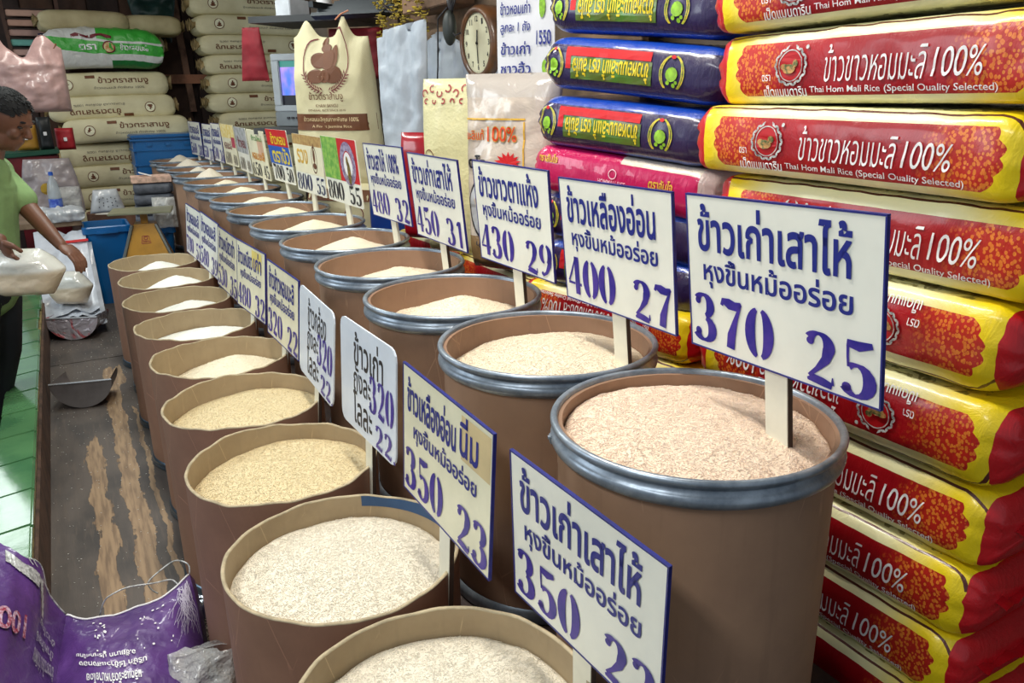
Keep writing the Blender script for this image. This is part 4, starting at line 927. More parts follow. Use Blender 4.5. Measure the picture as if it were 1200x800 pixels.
# hand-written paper
pp = thing('paper_sheet', 'long white paper with handwritten blue lines hanging beside the clock', 'paper', (1.57, 2.70, 1.545), Rz(-68))
mb, fm_ = pillow(.27, .78, .006, amp=.004, seed=31, fold=.001, nu=24, nv=50, topf=lambda u: 0.); weld(part('sheet_body', mb, mat('white_paper', (222, 224, 230), .7, var=.04), pp, True))
L_ = [('ซาวอิ้ว', .04), ('ข้าวเก่า', .11), ('ลูกละ 1 ถัง', .18), ('ข้าวหอมเก่า', .25), ('ส่งหลังร้าน', .32), ('ราคาส่ง', .40), ('ข้าวใหม่', .48), ('ถังละ', .56)]
lettering('handwriting', [text2d(s, (-.11, z, .03, z+.045), .018, slant=.1) for s, z in L_]+[text2d('1550', (.06, .14, .125, .19), .02), text2d('15', (.06, .33, .10, .38), .02)], M_blue, pp, fm_(.008))
lettering('green_marks', [disc2d(.10, .06, .016, 10, .03), disc2d(.085, .27, .014, 10, .04)], M_lime, pp, fm_(.008))
# television, shelf and cloth
M_tv = mat('silver_plastic', (150, 156, 162), .4, var=.08)
t = thing('television', 'small silver box television with bluish picture beside the tall sack', 'television', (1.335, 4.865, 1.335), Rz(-46))
b = MB(); b.box((0, .19, .215), (.46, .30, .40), bev=.02); part('tv_case', b, M_tv, t)
fr = MB(); 
for c_, d_ in (((0, .03, .395), (.48, .03, .04)), ((0, .03, .105), (.48, .03, .035)), ((-.215, .03, .25), (.05, .03, .26)), ((.215, .03, .25), (.05, .03, .26))): fr.box(c_, d_, bev=.004)
part('screen_frame', fr, M_tv, t); part('control_panel', MB().box((0, .03, .044), (.48, .03, .085), bev=.004), mat('dark_silver_plastic', (110, 116, 120), .4), t)
nb = newmat('screen_picture'); x, y, z = nb.sep(); n_ = nb.noise(9, 3, nb.vmap((1, 1, .6)))
c_ = nb.mix(nb.step(n_, .35, .6), lin((70, 120, 230)), lin((190, 150, 240))); c_ = nb.mix(nb.m_('GREATER_THAN', z, .34), c_, lin((60, 130, 120))); c_ = nb.mix(nb.m_('LESS_THAN', z, .18), c_, lin((14, 16, 26)))
nb.color((0, 0, 0, 1)); nb.put(nb.b.inputs['Emission Color'], c_); nb.b.inputs['Emission Strength'].default_value = 1.2
part('screen', MB().box((0, .04, .25), (.385, .01, .26)), nb.m, t)
for k in range(4): part('button', MB().box((-.15+.03*k, .012, .05), (.018, .008, .012)), M_black, t)
t = thing('wall_shelf', 'dark shelf board carrying the television', 'shelf', (1.46, 4.93, 0)); part('shelf_board', MB().box((.0, 0, 1.315), (.62, .62, .035), Rz(-50)), mat('charcoal_board', (60, 62, 64), .6), t)
for dx, dy in ((-.1, .15), (.18, -.1)): part('shelf_post', MB().box((dx, dy, .647), (.05, .05, 1.294)), M_dark, t)
t = thing('upper_shelf', 'dark grey shelf board above the television', 'shelf', (1.46, 4.95, 1.93)); part('shelf_board', MB().box((0, 0, 0), (.62, .5, .035), Rz(-45)), mat('charcoal_board', (60, 62, 64), .6), t); part('bracket', MB().box((.3, 0, .03), (.55, .04, .04)), M_dark, t)
for nm_, lb, ct, col, dxyz, sz in (('paper_box', 'small white paper carton tilted on the shelf above the television', 'box', (212, 216, 222), (-.12, .10, .018), (.16, .12, .10)), ('dark_bottle', 'dark glass bottle with white label on the upper shelf', 'bottle', (40, 50, 52), (.04, -.02, .018), None)):
    t2 = thing(nm_, lb, ct, (1.46+dxyz[0], 4.95+dxyz[1], 1.93+dxyz[2]))
    if sz: part('box_body', MB().box((0, 0, sz[2]/2), sz, Rz(30), bev=.004), mat(nm_, col, .6), t2); part('box_flap', MB().box((0, -.03, sz[2]+.002), (.14, .05, .003), Rz(30)), mat(nm_, col, .6), t2)
    else: part('bottle_body', MB().lathe([(0, 0), (.045, 0), (.045, .15), (.02, .2), (.015, .25), (0, .25)], 20), mat(nm_, col, .2, coat=.5), t2, True); part('bottle_label', MB().lathe([(.046, .05), (.046, .12)], 20), M_white, t2, True)
t = thing('red_cloth', 'dark red cloth hanging at the left of the television', 'cloth', (1.10, 5.12, 1.60), Rz(-35)); mb, f_ = pillow(.15, .30, .03, amp=.01, seed=41, fold=.008, nu=24, nv=24, wf=lambda v: 1.15-.45*v); weld(part('cloth_body', mb, mat('red_cloth', (136, 18, 34), .7, var=.2), t, True))
t = thing('red_cloth', 'dark red cloth bundle behind the mouth of the tall sack', 'cloth', (1.60, 4.70, 1.60), Rz(-45)); mb, f_ = pillow(.34, .28, .10, amp=.02, seed=43, fold=.008, nu=24, nv=24); weld(part('cloth_body', mb, mat('red_cloth', (136, 18, 34), .7, var=.2), t, True))
# clutter hanging under the ceiling above the sacks
t = thing('garland', 'faded yellow plastic flower garland hanging above the tarpaulin', 'garland', (1.62, 4.02, 1.87))
for q in range(2):
    mb = MB()
    for k in range(150):
        a = random.uniform(-.30, .34) if q == 0 else random.choice((-.27, .05, .30))+random.gauss(0, .025); z = random.uniform(0, .16) if q == 0 else random.uniform(-.09, .12)
        R3 = Rz(random.uniform(0, 360)) @ Rx(random.uniform(-60, 60)); mb.box((random.uniform(-.03, .03)+.2*a*0, a, z+.02*math.sin(a*20)), (.022, .009, .004), R3)
    part('blossoms' if q == 0 else 'tassels', mb, mat('faded_yellow_petals', (206, 180, 62), .6, c2=(120, 104, 50), vscale=30), t, kind='stuff')
part('garland_cord', MB().tube([(0, -.34, .12), (0, -.1, .04), (0, .15, .05), (0, .36, .14)], .006, 6), M_dark, t)
t = thing('hanging_adaptor', 'black power adaptor dangling by its wires left of the clock', 'adaptor', (1.60, 3.42, 1.74)); part('adaptor_body', MB().ell((0, 0, .055), (.03, .04, .075)), mat('black_rubber', (44, 50, 48), .5), t, True)
for k in range(5):
    part('wire', MB().tube([(.005*k, .01*k-.02, .10), (.02, .03*k-.05, .2), (.02, .05*math.sin(k*2), .28), (.03, .1*math.cos(k), .42)], .005, 6), M_black, t, True)
part('wire', MB().tube([(0, .02, .14), (-.01, .10, .10), (-.01, .12, -.1), (-.01, .15, -.26)], .004, 6), M_black, t, True); part('wire', MB().tube([(0, -.02, .05), (0, -.05, .02), (.02, -.07, .03)], .004, 6), M_black, t, True)
t = thing('hanging_clutter_basket', 'dark metal rack hanging under the ceiling above the tall sack', 'rack', (1.62, 4.55, 1.93), Rz(-50))
for k in range(6): part('rack_slat', MB().box((0, -.15+.06*k, .02*k), (.5, .045, .02), Rx(-25)), mat('dark_metal', (48, 52, 56), .5, metal=.4), t)
part('rack_bar', MB().box((-.24, 0, .06), (.03, .36, .03)), mat('dark_metal', (48, 52, 56), .5, metal=.4), t); part('rack_bar', MB().box((.24, 0, .06), (.03, .36, .03)), mat('dark_metal', (48, 52, 56), .5, metal=.4), t); part('rack_rod', MB().tube([(.2, .0, .05), (.28, -.1, -.28)], .012, 8), M_dark, t)
for i, (x, y, z, w, h, yw, lb) in enumerate(((1.84, 4.02, 1.86, .34, .28, -75, 'brown cardboard carton above the grey tarpaulin, tilted'), (1.70, 3.75, 1.90, .40, .26, -80, 'brown cardboard carton behind the yellow garland'), (1.72, 3.12, 2.0, .5, .24, -88, 'brown cardboard carton above the wall clock'))):
    t = thing('cardboard_carton', lb, 'carton', (x, y, z), Rz(yw) @ Ry([8, -3, 2][i])); part('carton_body', MB().box((0, 0, h/2), (w, .16, h), bev=.004), mat('worn_cardboard', (140, 108, 84), .8, var=.25), t); part('carton_flap', MB().box((0, -.10, h-.02), (w*.9, .08, .004), Rx(-50)), mat('worn_cardboard', (140, 108, 84), .8, var=.25), t)

# ================================================================== THE FAR LEFT
t = thing('rice_sack', 'crumpled white and green printed bag lying on the left stack', 'rice sack', (.50, 8.50, 1.765), Rz(-2))
nb = newmat('green_white_film'); x, y, z = nb.sep(); nz = nb.m_('ADD', z, nb.m_('MULTIPLY', nb.m_('SUBTRACT', nb.noise(3, 3), .5), .08)); nz = nb.m_('ADD', nz, nb.m_('MULTIPLY', x, .05))
g = nb.m_('MAXIMUM', nb.between(nz, -.045, .055), nb.m_('MULTIPLY', nb.m_('GREATER_THAN', nz, .075), nb.m_('GREATER_THAN', x, -.05)))
col = nb.mix(g, lin((206, 208, 204)), lin((60, 168, 58))); col = nb.mix(nb.m_('MULTIPLY', nb.m_('LESS_THAN', nz, -.10), nb.m_('GREATER_THAN', x, .05)), col, lin((30, 110, 50)))
nb.color(col); nb.b.inputs['Roughness'].default_value = .35; nb.bump(nb.noise(9, 5, dist=1), .6, .03)
mb, fm_ = sack_geo(.98, .36, .34, r=.10, e=.16, p=.3, seed=5, amp=.022, pleat=.02, droop=.02); part('sack_body', mb, nb.m, t, True)
lettering('emblem_ring', [ring2d(.04, .005, .042, .052, 24)], M_maroon, t, fm_(.004)); lettering('emblem_disc', [disc2d(.04, .005, .042, 20)], mat('emblem_pale', (220, 200, 150), .5, c2=(190, 120, 50), vscale=40), t, fm_(.0035))
lettering('lettering', [text2d('ข้าวหอมมะลิ', (.13, -.02, .36, .04), .03), text2d('ตรา', (-.2, -.02, -.06, .03), .03)], M_white, t, fm_(.005), cut=.03)
lettering('dark_red_print', [strip2d([(-.25+.04*k, .10+.012*math.sin(k*1.4), .022+.008*math.sin(k*2)) for k in range(9)])], M_maroon, t, fm_(.005))
for c in t.children: c.location.z += .17
M_bin = mat('blue_plastic', (8, 98, 162), .38, var=.10, vscale=3, coat=.25)
def crate(z, lb, lid):
    t = thing('storage_crate', lb, 'crate', (.87, 8.17, z)); h = .36
    b = MB(); b.box((0, 0, h/2), (.58, .40, h), bev=.02); part('crate_body', b, M_bin, t)
    for zz in (.12, .25): part('rib', MB().box((0, 0, zz), (.60, .42, .018), bev=.005), M_bin, t)
    for xx in (-.16, .0, .16): part('latch', MB().box((xx, -.205, .30), (.045, .02, .03), bev=.004), M_bin, t)
    if lid: part('lid', MB().box((0, 0, h+.012), (.61, .43, .03), bev=.01), M_bin, t); part('lid_rim', MB().box((0, 0, h-.018), (.62, .44, .018), bev=.004), M_bin, t)
    return t
crate(.80, 'large blue plastic crate with lid behind the far drums', True); crate(.44, 'lower blue plastic crate under the lidded crate', False)
cb = thing('wooden_box', 'rough wooden box under the blue crates', 'box', (.87, 8.17, 0)); part('box_body', MB().box((0, 0, .22), (.6, .4, .44), bev=.005), M_dark, cb)
def openbin(x, y, w0, d0, w1, d1, h, lb, nm_='plastic_bin', yaw=0):
    t = thing(nm_, lb, 'bin', (x, y, 0), Rz(yaw)); V = []; 
    for (w, d, z) in ((w0, d0, 0), (w1, d1, h-.05), (w1+.03, d1+.03, h-.05), (w1+.03, d1+.03, h-.008), (w1+.015, d1+.015, h), (w1-.01, d1-.01, h-.004), (w0-.02, d0-.02, .02)):
        for cx, cy, a0 in ((1, 1, 0), (-1, 1, 90), (-1, -1, 180), (1, -1, 270)):
            for q in range(4): a = math.radians(a0+q*30); r = .03; V.append((cx*(w/2-r)+r*math.cos(a), cy*(d/2-r)+r*math.sin(a), z))
    n = 16; f = [(i*n+k, i*n+(k+1) % n, (i+1)*n+(k+1) % n, (i+1)*n+k) for i in range(6) for k in range(n)]+[tuple(range(n))[::-1], tuple(range(6*n, 7*n))]
    part('bin_body', MB().add(V, f), M_bin, t); part('handle_lip', MB().box((0, -(d1+.03)/2-.008, h-.045), (w1*.5, .02, .02), bev=.005), M_bin, t); return t
openbin(.215, 6.78, .20, .24, .30, .34, .60, 'tall empty blue plastic bin behind the front row of drums')
openbin(.54, 6.50, .16, .24, .22, .32, .60, 'narrow blue plastic bin behind the yellow scale', yaw=0)
# yellow platform scale
M_sc = mat('ochre_enamel', (186, 134, 40), .4, var=.15, coat=.3)
t = thing('weighing_scale', 'ochre yellow spring scale with steel plate behind the farthest front drum', 'scale', (.44, 6.05, 0), Rz(-10))
st2 = thing('stool', 'low dark wooden stool under the yellow scale', 'stool', (.44, 6.08, 0)); part('seat', MB().box((0, 0, .335), (.40, .34, .03), bev=.004), M_dark, st2)
for sx in (-.16, .16):
    for sy in (-.13, .13): part('leg', MB().box((sx, sy, .16), (.04, .04, .32)), M_dark, st2)
def frus(w0, d0, w1, d1, z0, z1): return MB().add([(-w0/2, -d0/2, z0), (w0/2, -d0/2, z0), (w0/2, d0/2, z0), (-w0/2, d0/2, z0), (-w1/2, -d1/2, z1), (w1/2, -d1/2, z1), (w1/2, d1/2, z1), (-w1/2, d1/2, z1)], [(0, 1, 5, 4), (1, 2, 6, 5), (2, 3, 7, 6), (3, 0, 4, 7), (4, 5, 6, 7), (3, 2, 1, 0)])
t.location.z = .352
part('scale_body', frus(.36, .26, .13, .14, 0, .33), M_sc, t); part('scale_neck', MB().box((0, 0, .36), (.045, .045, .09)), M_sc, t)
for s_ in (-1, 1): part('side_strip', MB().tube([(s_*.188, -.13, .0), (s_*.075, -.075, .325)], .012, 6), mat('grey_steel', (120, 124, 120), .35, metal=.6), t)
lettering('logo', [strip2d([(-.03, .20, .004), (.03, .20, .004), (.02, .25, .004), (-.02, .25, .004), (-.03, .20, .004)]), ring2d(0, .235, .008, .013, 14), text2d('โลกุ', (-.022, .205, .022, .222), .03)], mat('red_scale_print', (150, 60, 50), .5, var=0), t, lambda V: np.array([(x, -.13+(.06/.33)*z-.003, z) for x, z in V]))
part('weighing_plate', MB().box((-.01, 0, .412), (.40, .30, .014), bev=.004), mat('greenish_steel', (160, 160, 134), .35, metal=.5), t)
M_pack = mat('grey_foam_wrap', (84, 88, 98), .6, var=.2, vscale=20, bump=.6, bscale=60)
for i, z in enumerate((.62, .69, .77, .85)):
    t = thing('foam_roll', ['lowest grey foam-wrapped roll behind the scale', 'grey foam-wrapped roll second from bottom behind the scale plate', 'grey foam-wrapped roll second from top behind the scale', 'topmost dark grey foam-wrapped roll, below the pink papers'][i], 'roll', (.545+.005*i, 6.46, z+.025), Rz(-4))
    mb, f_ = sack_geo(.26, .20, .078, r=.035, e=.03, p=.7, seed=i, amp=.002); part('roll_body', mb, M_pack, t, True); part('wrap_end', MB().box((.133, 0, 0), (.008, .15, .05)), M_pack, t)
t = thing('paper_stack', 'stack of pinkish papers on top of the grey foam rolls', 'papers', (.555, 6.46, .918), Rz(-3)); part('paper_pile', MB().box((0, 0, .022), (.27, .19, .044), bev=.003), mat('pinkish_paper', (214, 178, 158), .7, var=.2, vscale=30), t); part('loose_sheet', MB().box((-.02, 0, .052), (.12, .1, .002), Ry(18)), M_white, t)
t = thing('plastic_bag', 'crumpled clear plastic bag right of the foam rolls', 'plastic bag', (.60, 6.28, .60), Rz(-20)); mb, f_ = pillow(.16, .22, .10, amp=.05, seed=71, nu=16, nv=16)
M_clear = mat('crumpled_clear_film', (230, 230, 226), .15, var=.1, coat=1, alpha=.5, bump=1, bscale=30, bdist=.03)
weld(part('bag_body', mb, M_clear, t, True))
# box of rice with steel-clasped jar lid
t = thing('cardboard_drum', 'short brown cardboard drum of white rice left of the foam rolls', 'drum', (.31, 7.30, 0)); part('drum_body', MB().lathe([(.0, 0), (.20, 0), (.20, .62), (.193, .62), (.193, .3), (0, .3)], 48), M_body_f, t, True, sharp=40)
o = part('rice', MB().lathe([(.19, -.02), (.19, 0), (.1, .04), (.0, .075)], 40), RICE['white'], smooth=True, kind='stuff', loc=(.31, 7.30, .58)); tag(o, 'white rice in the short cardboard drum by the left stack', 'rice')
t = thing('plastic_bag', 'white dotted plastic bag standing behind the blue bin', 'plastic bag', (.26, 7.0, .65), Rz(5)); mb, f_ = pillow(.26, .18, .10, amp=.02, seed=72, nu=20, nv=16, wf=lambda v: 1-.35*v); weld(part('bag_body', mb, mat('milky_film', (206, 210, 214), .3, coat=.6, alpha=.85, var=.1), t, True))
lettering('dots', [disc2d(-.07+.035*(k % 5), .05+.03*(k//5)+.01*(k % 2), .005, 6) for k in range(15)], M_black, t, f_(.004))
tb = thing('low_table', 'low wooden table behind the blue bin carrying bags and bottles', 'table', (-.175, 7.05, 0)); part('table_top', MB().box((0, 0, .63), (.47, .75, .04), bev=.004), mat('pale_table_wood', (140, 116, 92), .7, var=.2), tb)
for sx in (-.2, .2):
    for sy in (-.34, .34): part('leg', MB().box((sx, sy, .305), (.05, .05, .61)), M_dark, tb)
t = thing('plastic_bag', 'big pale crumpled shopping bag with yellow mark behind the bottle', 'plastic bag', (-.10, 7.18, .65), Rz(-8)); mb, f_ = pillow(.42, .42, .16, amp=.035, seed=73, nu=28, nv=28, wf=lambda v: 1-.25*v*v); weld(part('bag_body', mb, mat('pinkish_grey_film', (170, 158, 158), .35, coat=.5, var=.12, bump=.6, bscale=9, bdist=.03), t, True)); lettering('yellow_mark', [disc2d(-.02, .2, .045, 12)], mat('soft_yellow_print', (196, 160, 60), .5), t, f_(.004))
t = thing('water_bottle', 'clear water bottle with blue cap and blue label', 'bottle', (-.085, 6.86, .65)); part('bottle_body', MB().lathe([(0, 0), (.042, 0), (.045, .02), (.042, .1), (.045, .2), (.035, .26), (.014, .31), (.014, .325)], 24), mat('bottle_plastic', (190, 200, 206), .1, alpha=.5, coat=1, var=0), t, True); part('bottle_label', MB().lathe([(.0462, .07), (.0462, .15)], 24), mat('blue_label', (30, 60, 170), .4, c2=(120, 150, 220), vscale=20), t, True); part('bottle_cap', MB().lathe([(.016, .32), (.016, .345), (0, .345)], 16), mat('blue_cap', (40, 90, 190), .4, var=0), t)
t = thing('small_bottle', 'small white bottle left of the water bottle', 'bottle', (-.19, 6.78, .65)); part('bottle_body', MB().lathe([(0, 0), (.025, 0), (.025, .06), (.012, .075), (.012, .08)], 20), mat('white_plastic', (210, 206, 196), .4), t, True); part('bottle_cap', MB().lathe([(.014, .078), (.014, .10), (0, .10)], 12), M_white, t)
t = thing('plastic_bag', 'flat whitish plastic bag lying in front of the water bottle', 'plastic bag', (-.06, 6.72, .65), Rz(0)); mb, f_ = sack_geo(.30, .18, .10, r=.04, e=.05, p=.3, seed=75, amp=.02, pleat=.01); part('bag_body', mb, mat('milky_film', (206, 210, 214), .3, coat=.6, alpha=.85, var=.1), t, True, loc=(0, 0, .045))
t = thing('plastic_bag', 'transparent bag with dark contents right of the water bottle', 'plastic bag', (-.01, 6.98, .65), Rz(0)); mb, f_ = pillow(.20, .22, .12, amp=.03, seed=76, nu=18, nv=18); weld(part('bag_body', mb, M_clear, t, True)); part('dark_contents', MB().box((-.02, 0, .05), (.10, .06, .06), bev=.01), mat('dark_teal', (50, 70, 70), .6), t)
# red cabinet with green lid and clutter
t = thing('red_cabinet', 'dark red cabinet with green lid behind the man', 'cabinet', (-.32, 7.85, 0)); part('cabinet_body', MB().box((0, 0, .53), (.62, .4, 1.06), bev=.01), mat('dark_red_paint', (120, 24, 34), .5, var=.2), t); part('green_lid', MB().box((0.04, -.01, 1.08), (.56, .42, .035), Ry(-3), bev=.006), mat('dark_green_lid', (20, 84, 62), .45, var=.15), t); part('cabinet_door', MB().box((0, -.205, .5), (.54, .012, .9), bev=.004), mat('dark_red_paint', (120, 24, 34), .5, var=.2), t)
for nm_, lb, ct, x, y, z, r_, col in (('yellow_pouch', 'orange-yellow pouch standing on the green lid', 'pouch', -.22, 7.8, 1.105, (.08, .06, .10), (190, 140, 50)), ('black_helmet', 'black rounded hair clipper case on the green lid', 'case', -.08, 7.78, 1.105, (.05, .06, .13), (30, 34, 36)), ('red_pouch', 'red packet beside the black case', 'packet', .06, 7.9, 1.09, (.07, .06, .09), (170, 24, 36))):
    t = thing('case' if 'helmet' in nm_ else nm_, lb, ct, (x, y, z)); mb_, f2_ = pillow(r_[0]*2, r_[2]*2, r_[1]*1.6, amp=.02, seed=len(nm_), nu=14, nv=14); weld(part('case_body', mb_, mat(nm_, col, .5), t, True)); part('fastener', MB().box((0, -r_[1], r_[2]), (.025, .006, .03), bev=.002), M_white, t)
# hanging pink bag
t = thing('hanging_bag', 'big dusty pink plastic bag hanging above the man', 'plastic bag', (-.12, 6.75, 1.42), Rz(8))
def ptop(u): return .32*math.exp(-((u+.75)/.22)**2)+.10*math.exp(-((u-.55)/.3)**2)-.06*math.exp(-((u-0)/.2)**2)
mb, f_ = pillow(.50, .42, .22, amp=.02, seed=77, fold=.006, nu=44, nv=44, topf=ptop); weld(part('bag_body', mb, mat('dusty_pink_film', (186, 152, 148), .4, coat=.35, var=.12, bump=.4, bscale=10, bdist=.02), t, True)); part('tie_cord', MB().tube([(.16, -.03, .42), (.2, -.02, .43), (.22, 0, .46)], .006, 6), M_brown, t)
# rack of trays
t = thing('tray_rack', 'open rack holding pink and green trays at the far upper left', 'rack', (-.03, 9.14, 1.66))
for sx in (-.22, .22):
    for sy in (-.12, .12): part('rack_post', MB().box((sx, sy, .45), (.03, .03, 1.15), Ry(-3 if sx < 0 else 0)), mat('rack_post_wood', (96, 66, 54), .7, var=.2), t)
part('rack_shelf', MB().box((0, 0, -.13), (.46, .28, .02)), M_dark, t)
for k in range(9):
    col = [(206, 150, 134), (120, 170, 140), (196, 150, 120), (190, 152, 148), (200, 160, 150), (110, 180, 170), (190, 150, 140), (206, 160, 140), (214, 170, 150)][k]
    t2 = thing('tray', ['lowest', 'second', 'third', 'fourth', 'fifth', 'sixth', 'seventh', 'eighth', 'topmost'][k]+' tray in the rack at the far upper left, '+('greenish' if col[1] > col[0] else 'pinkish'), 'tray', (-.03, 9.14, 1.55+.085*k), None, 'trays in the far rack')
    part('tray_body', MB().box((0, 0, .030), (.40, .24, .055), bev=.006), mat('tray_%d' % k, col, .6, var=.1), t2); part('tray_edge', MB().box((0, 0, .064), (.42, .26, .012), bev=.003), M_dark, t2)
t = thing('dark_cloth', 'crumpled navy cloth hanging from the tray rack', 'cloth', (.07, 8.93, 1.86), Rz(10)); mb, f_ = pillow(.15, .22, .06, amp=.05, seed=79, nu=16, nv=16, wf=lambda v: .5+.5*v); weld(part('cloth_body', mb, mat('navy_cloth', (34, 38, 70), .8), t, True))
t = thing('green_tarp', 'dark green crumpled tarp hanging between the two sack stacks', 'tarp', (1.02, 9.05, 2.02), Rz(-8)); mb, f_ = pillow(.46, .45, .10, amp=.06, seed=80, nu=20, nv=20, wf=lambda v: .6+.4*v); weld(part('tarp_body', mb, mat('dark_green_tarp', (24, 60, 54), .5, var=.25), t, True))
# ================================================================== SCOOPS, BAGS ON THE FLOOR
def scoop(x, y, yaw, w, d, r, lb, m, extra=None):
    t = thing('grain_scoop', lb, 'scoop', (x, y, .0), Rz(yaw)); P = []; n = 20
    for j in range(9):
        v = j/8; row = []
        for k in range(n+1):
            a = PI+PI*k/n; rr = r*(1-.12*v); row.append((rr*math.cos(a)*w, v*d*(1-.0*abs(math.cos(a))), (1+math.sin(a)*1)*rr*.92+.004))
        P.append(row)
    P2 = [[(x_*.97, y_, z_+.003) for x_, y_, z_ in r_] for r_ in P]
    part('scoop_pan', MB().grid(P).grid(P2[::-1]), m, t, True)
    e = MB(); bot = [(rr_[0], 0, rr_[2]) for rr_ in P[0]]; e.add(bot+[(0, 0, r*.95)], [(len(bot), k+1, k) for k in range(n)]); part('scoop_face', e, m, t)
    part('scoop_lip', MB().tube([(-r*w, -.002, r*.925), (r*w, -.002, r*.925)], .005, 8), mat('bright_steel', (214, 218, 222), .2, metal=.7, var=0), t)
    return t
M_gun = mat('gunmetal', (150, 146, 146), .36, metal=.6, var=.15)
scoop(-.095, 4.36, -14, .94, .24, .155, 'dark steel grain scoop lying on the worn boards', M_gun)
nb = newmat('pink_white_wrapper'); n_ = nb.noise(8, 4, dist=1.5)
nb.color(nb.mix(nb.step(n_, .5, .58), lin((196, 188, 196)), lin((214, 110, 116)))); nb.b.inputs['Roughness'].default_value = .15; nb.b.inputs['Metallic'].default_value = .3; nb.b.inputs['Coat Weight'].default_value = 1; nb.bump(nb.noise(14, 5, dist=1.2), .8, .03)
scoop(-.11, 5.72, -22, 1.0, .26, .165, 'scoop wrapped in shiny pink and clear plastic, farther back on the boards', nb.m)
mb = MB(); t = thing('plastic_sheets', 'loose pile of white plastic sheets beside the blue bin', 'sheets', (-.02, 6.1, .0))
for q in range(7):
    P = [[(-.23+.33*i/12+.02*math.sin(q*2), -.28+.84*j/12+.02*math.cos(q*3), .05+.018*q+.42*(j/12)**1.5+.035*fbm((i*.3, j*.3, q), 1.1)) for i in range(13)] for j in range(13)]
    part('sheet', MB().grid(P), mat('white_film', (206, 212, 222), .3, coat=.5, var=.12, bump=.3, bscale=16), t, True)
part('red_print_strip', MB().box((.02, .44, .52), (.16, .025, .004), Rz(8) @ Rx(30)), M_redp, t); part('support_block', MB().box((-.07, .32, .09), (.22, .4, .17), bev=.01), M_dark, t)
def ricebag(loc, yaw, w, h, th, lb, knot, seed):
    t = thing('bag_of_rice', lb, 'rice bag', loc, Rz(yaw))
    mb, f_ = pillow(w, h, th, amp=.012, seed=seed, nu=30, nv=30, ex=2.4, tt=.1, wf=lambda v: (.72+.42*min(1, v*2.0)) if v < .6 else 1.1-.55*(v-.6)/.4)
    nb = newmat('bagged_rice_%d' % seed); x, y, z = nb.sep(); nb.color(nb.mix(nb.step(z, h*.48, h*.60), lin((206, 190, 164)), lin((216, 216, 208)))); nb.b.inputs['Roughness'].default_value = .25; nb.b.inputs['Coat Weight'].default_value = .8; nb.bump(nb.noise(18, 4, dist=.8), .4, .015)
    weld(part('bag_body', mb, nb.m, t, True))
    if knot: part('twisted_mouth', MB().tube([(knot*.6, 0, h*.80), (knot*.9, 0, h*.93), (knot*1.25, -.01, h*1.02)], [.045, .015, .02], 10), mat('milky_film', (206, 210, 214), .3, coat=.6, alpha=.85, var=.1), t, True)
    return t
ricebag((-.205, 3.735, .752), -24, .28, .19, .17, 'clear bag of rice held by the man above the tiled ledge', -.10, 51)
ricebag((-.085, 5.93, .20), -24, .26, .22, .15, 'smaller clear bag of rice resting on white plastic sheets', 0, 52)
# spilled grains on the floor
n = 420; X = RNG.uniform(-.25, .16, n); Y = RNG.uniform(2.3, 6.4, n); 
o = grains('spilled_grains', np.stack([X, Y, np.full(n, .0015)], -1), GRAIN['white'], None, s=1.5, tilt=.02); tag(o, 'white rice grains scattered over the worn boards', 'rice grains')
# ================================================================== PURPLE BAG IN THE CORNER
def catmull(P, n):
    P = np.array(P, float); out = []
    m = len(P)
    for q in np.linspace(0, m-1, n):
        i = min(int(q), m-2); t_ = q-i; p0, p1, p2, p3 = P[max(i-1, 0)], P[i], P[i+1], P[min(i+2, m-1)]
        out.append(.5*((2*p1)+(-p0+p2)*t_+(2*p0-5*p1+4*p2-p3)*t_**2+(-p0+3*p1-3*p2+p3)*t_**3))
    return np.array(out)
def patch(rows, nu, nv, amp=.004, seed=0):
    R_ = np.array([catmull(r, nu) for r in rows]); G = np.stack([catmull(R_[:, i], nv) for i in range(nu)], 1)
    for j in range(nv):
        for i in range(nu):
            p = G[j, i]; G[j, i, 2] += amp*fbm((p[0]+seed, p[1], 0), 12, 4); G[j, i, 1] += amp*.6*fbm((p[0], seed, p[2]+p[1]), 14, 3)
    return G
RA = [[(-.187, 2.222, .16), (-.133, 2.184, .15), (-.037, 2.18, .15), (.053, 2.179, .16), (.137, 2.232, .18)], [(-.212, 2.101, .12), (-.129, 1.965, .17), (-.034, 1.928, .17), (.059, 1.959, .15), (.135, 2.07, .10)], [(-.235, 1.838, .10), (-.128, 1.699, .14), (-.044, 1.663, .13), (.038, 1.695, .10), (.106, 1.796, .05)]]
RB = [[(-.433, 2.496, .42), (-.304, 2.28, .40), (-.257, 2.218, .38), (-.222, 2.23, .33), (-.217, 2.23, .24), (-.187, 2.222, .16)], [(-.39, 2.019, .42), (-.295, 2.009, .38), (-.261, 2.029, .33), (-.24, 2.052, .27), (-.233, 2.075, .2), (-.212, 2.101, .12)], [(-.381, 1.565, .4), (-.31, 1.583, .35), (-.293, 1.633, .3), (-.276, 1.694, .24), (-.255, 1.754, .18), (-.235, 1.838, .1)]]
GA, GB = patch(RA, 60, 50, .009, 1), patch(RB, 50, 50, .009, 1)
nb = newmat('purple_weave'); nb.color(nb.mix(nb.step(nb.noise(4, 4), .3, .7), lin((100, 62, 136)), lin((70, 40, 104)))); nb.b.inputs['Roughness'].default_value = .42; nb.b.inputs['Coat Weight'].default_value = .25; nb.bump(nb.noise(30, 5, dist=.8), .35, .01); M_pur = nb.m
pb = thing('purple_sack', 'crumpled purple woven sack with white print lying in the lower left corner', 'sack', (-.1, 2.0, 0))
def prt(name, mb, m, smooth=True, kind=None): 
    for k in range(len(mb.v)): mb.v[k] = mb.v[k]-np.array([-.1, 2.0, 0])
    return part(name, mb, m, pb, smooth, kind)
body = MB().grid(GA[::-1]); body.grid(GB[::-1])
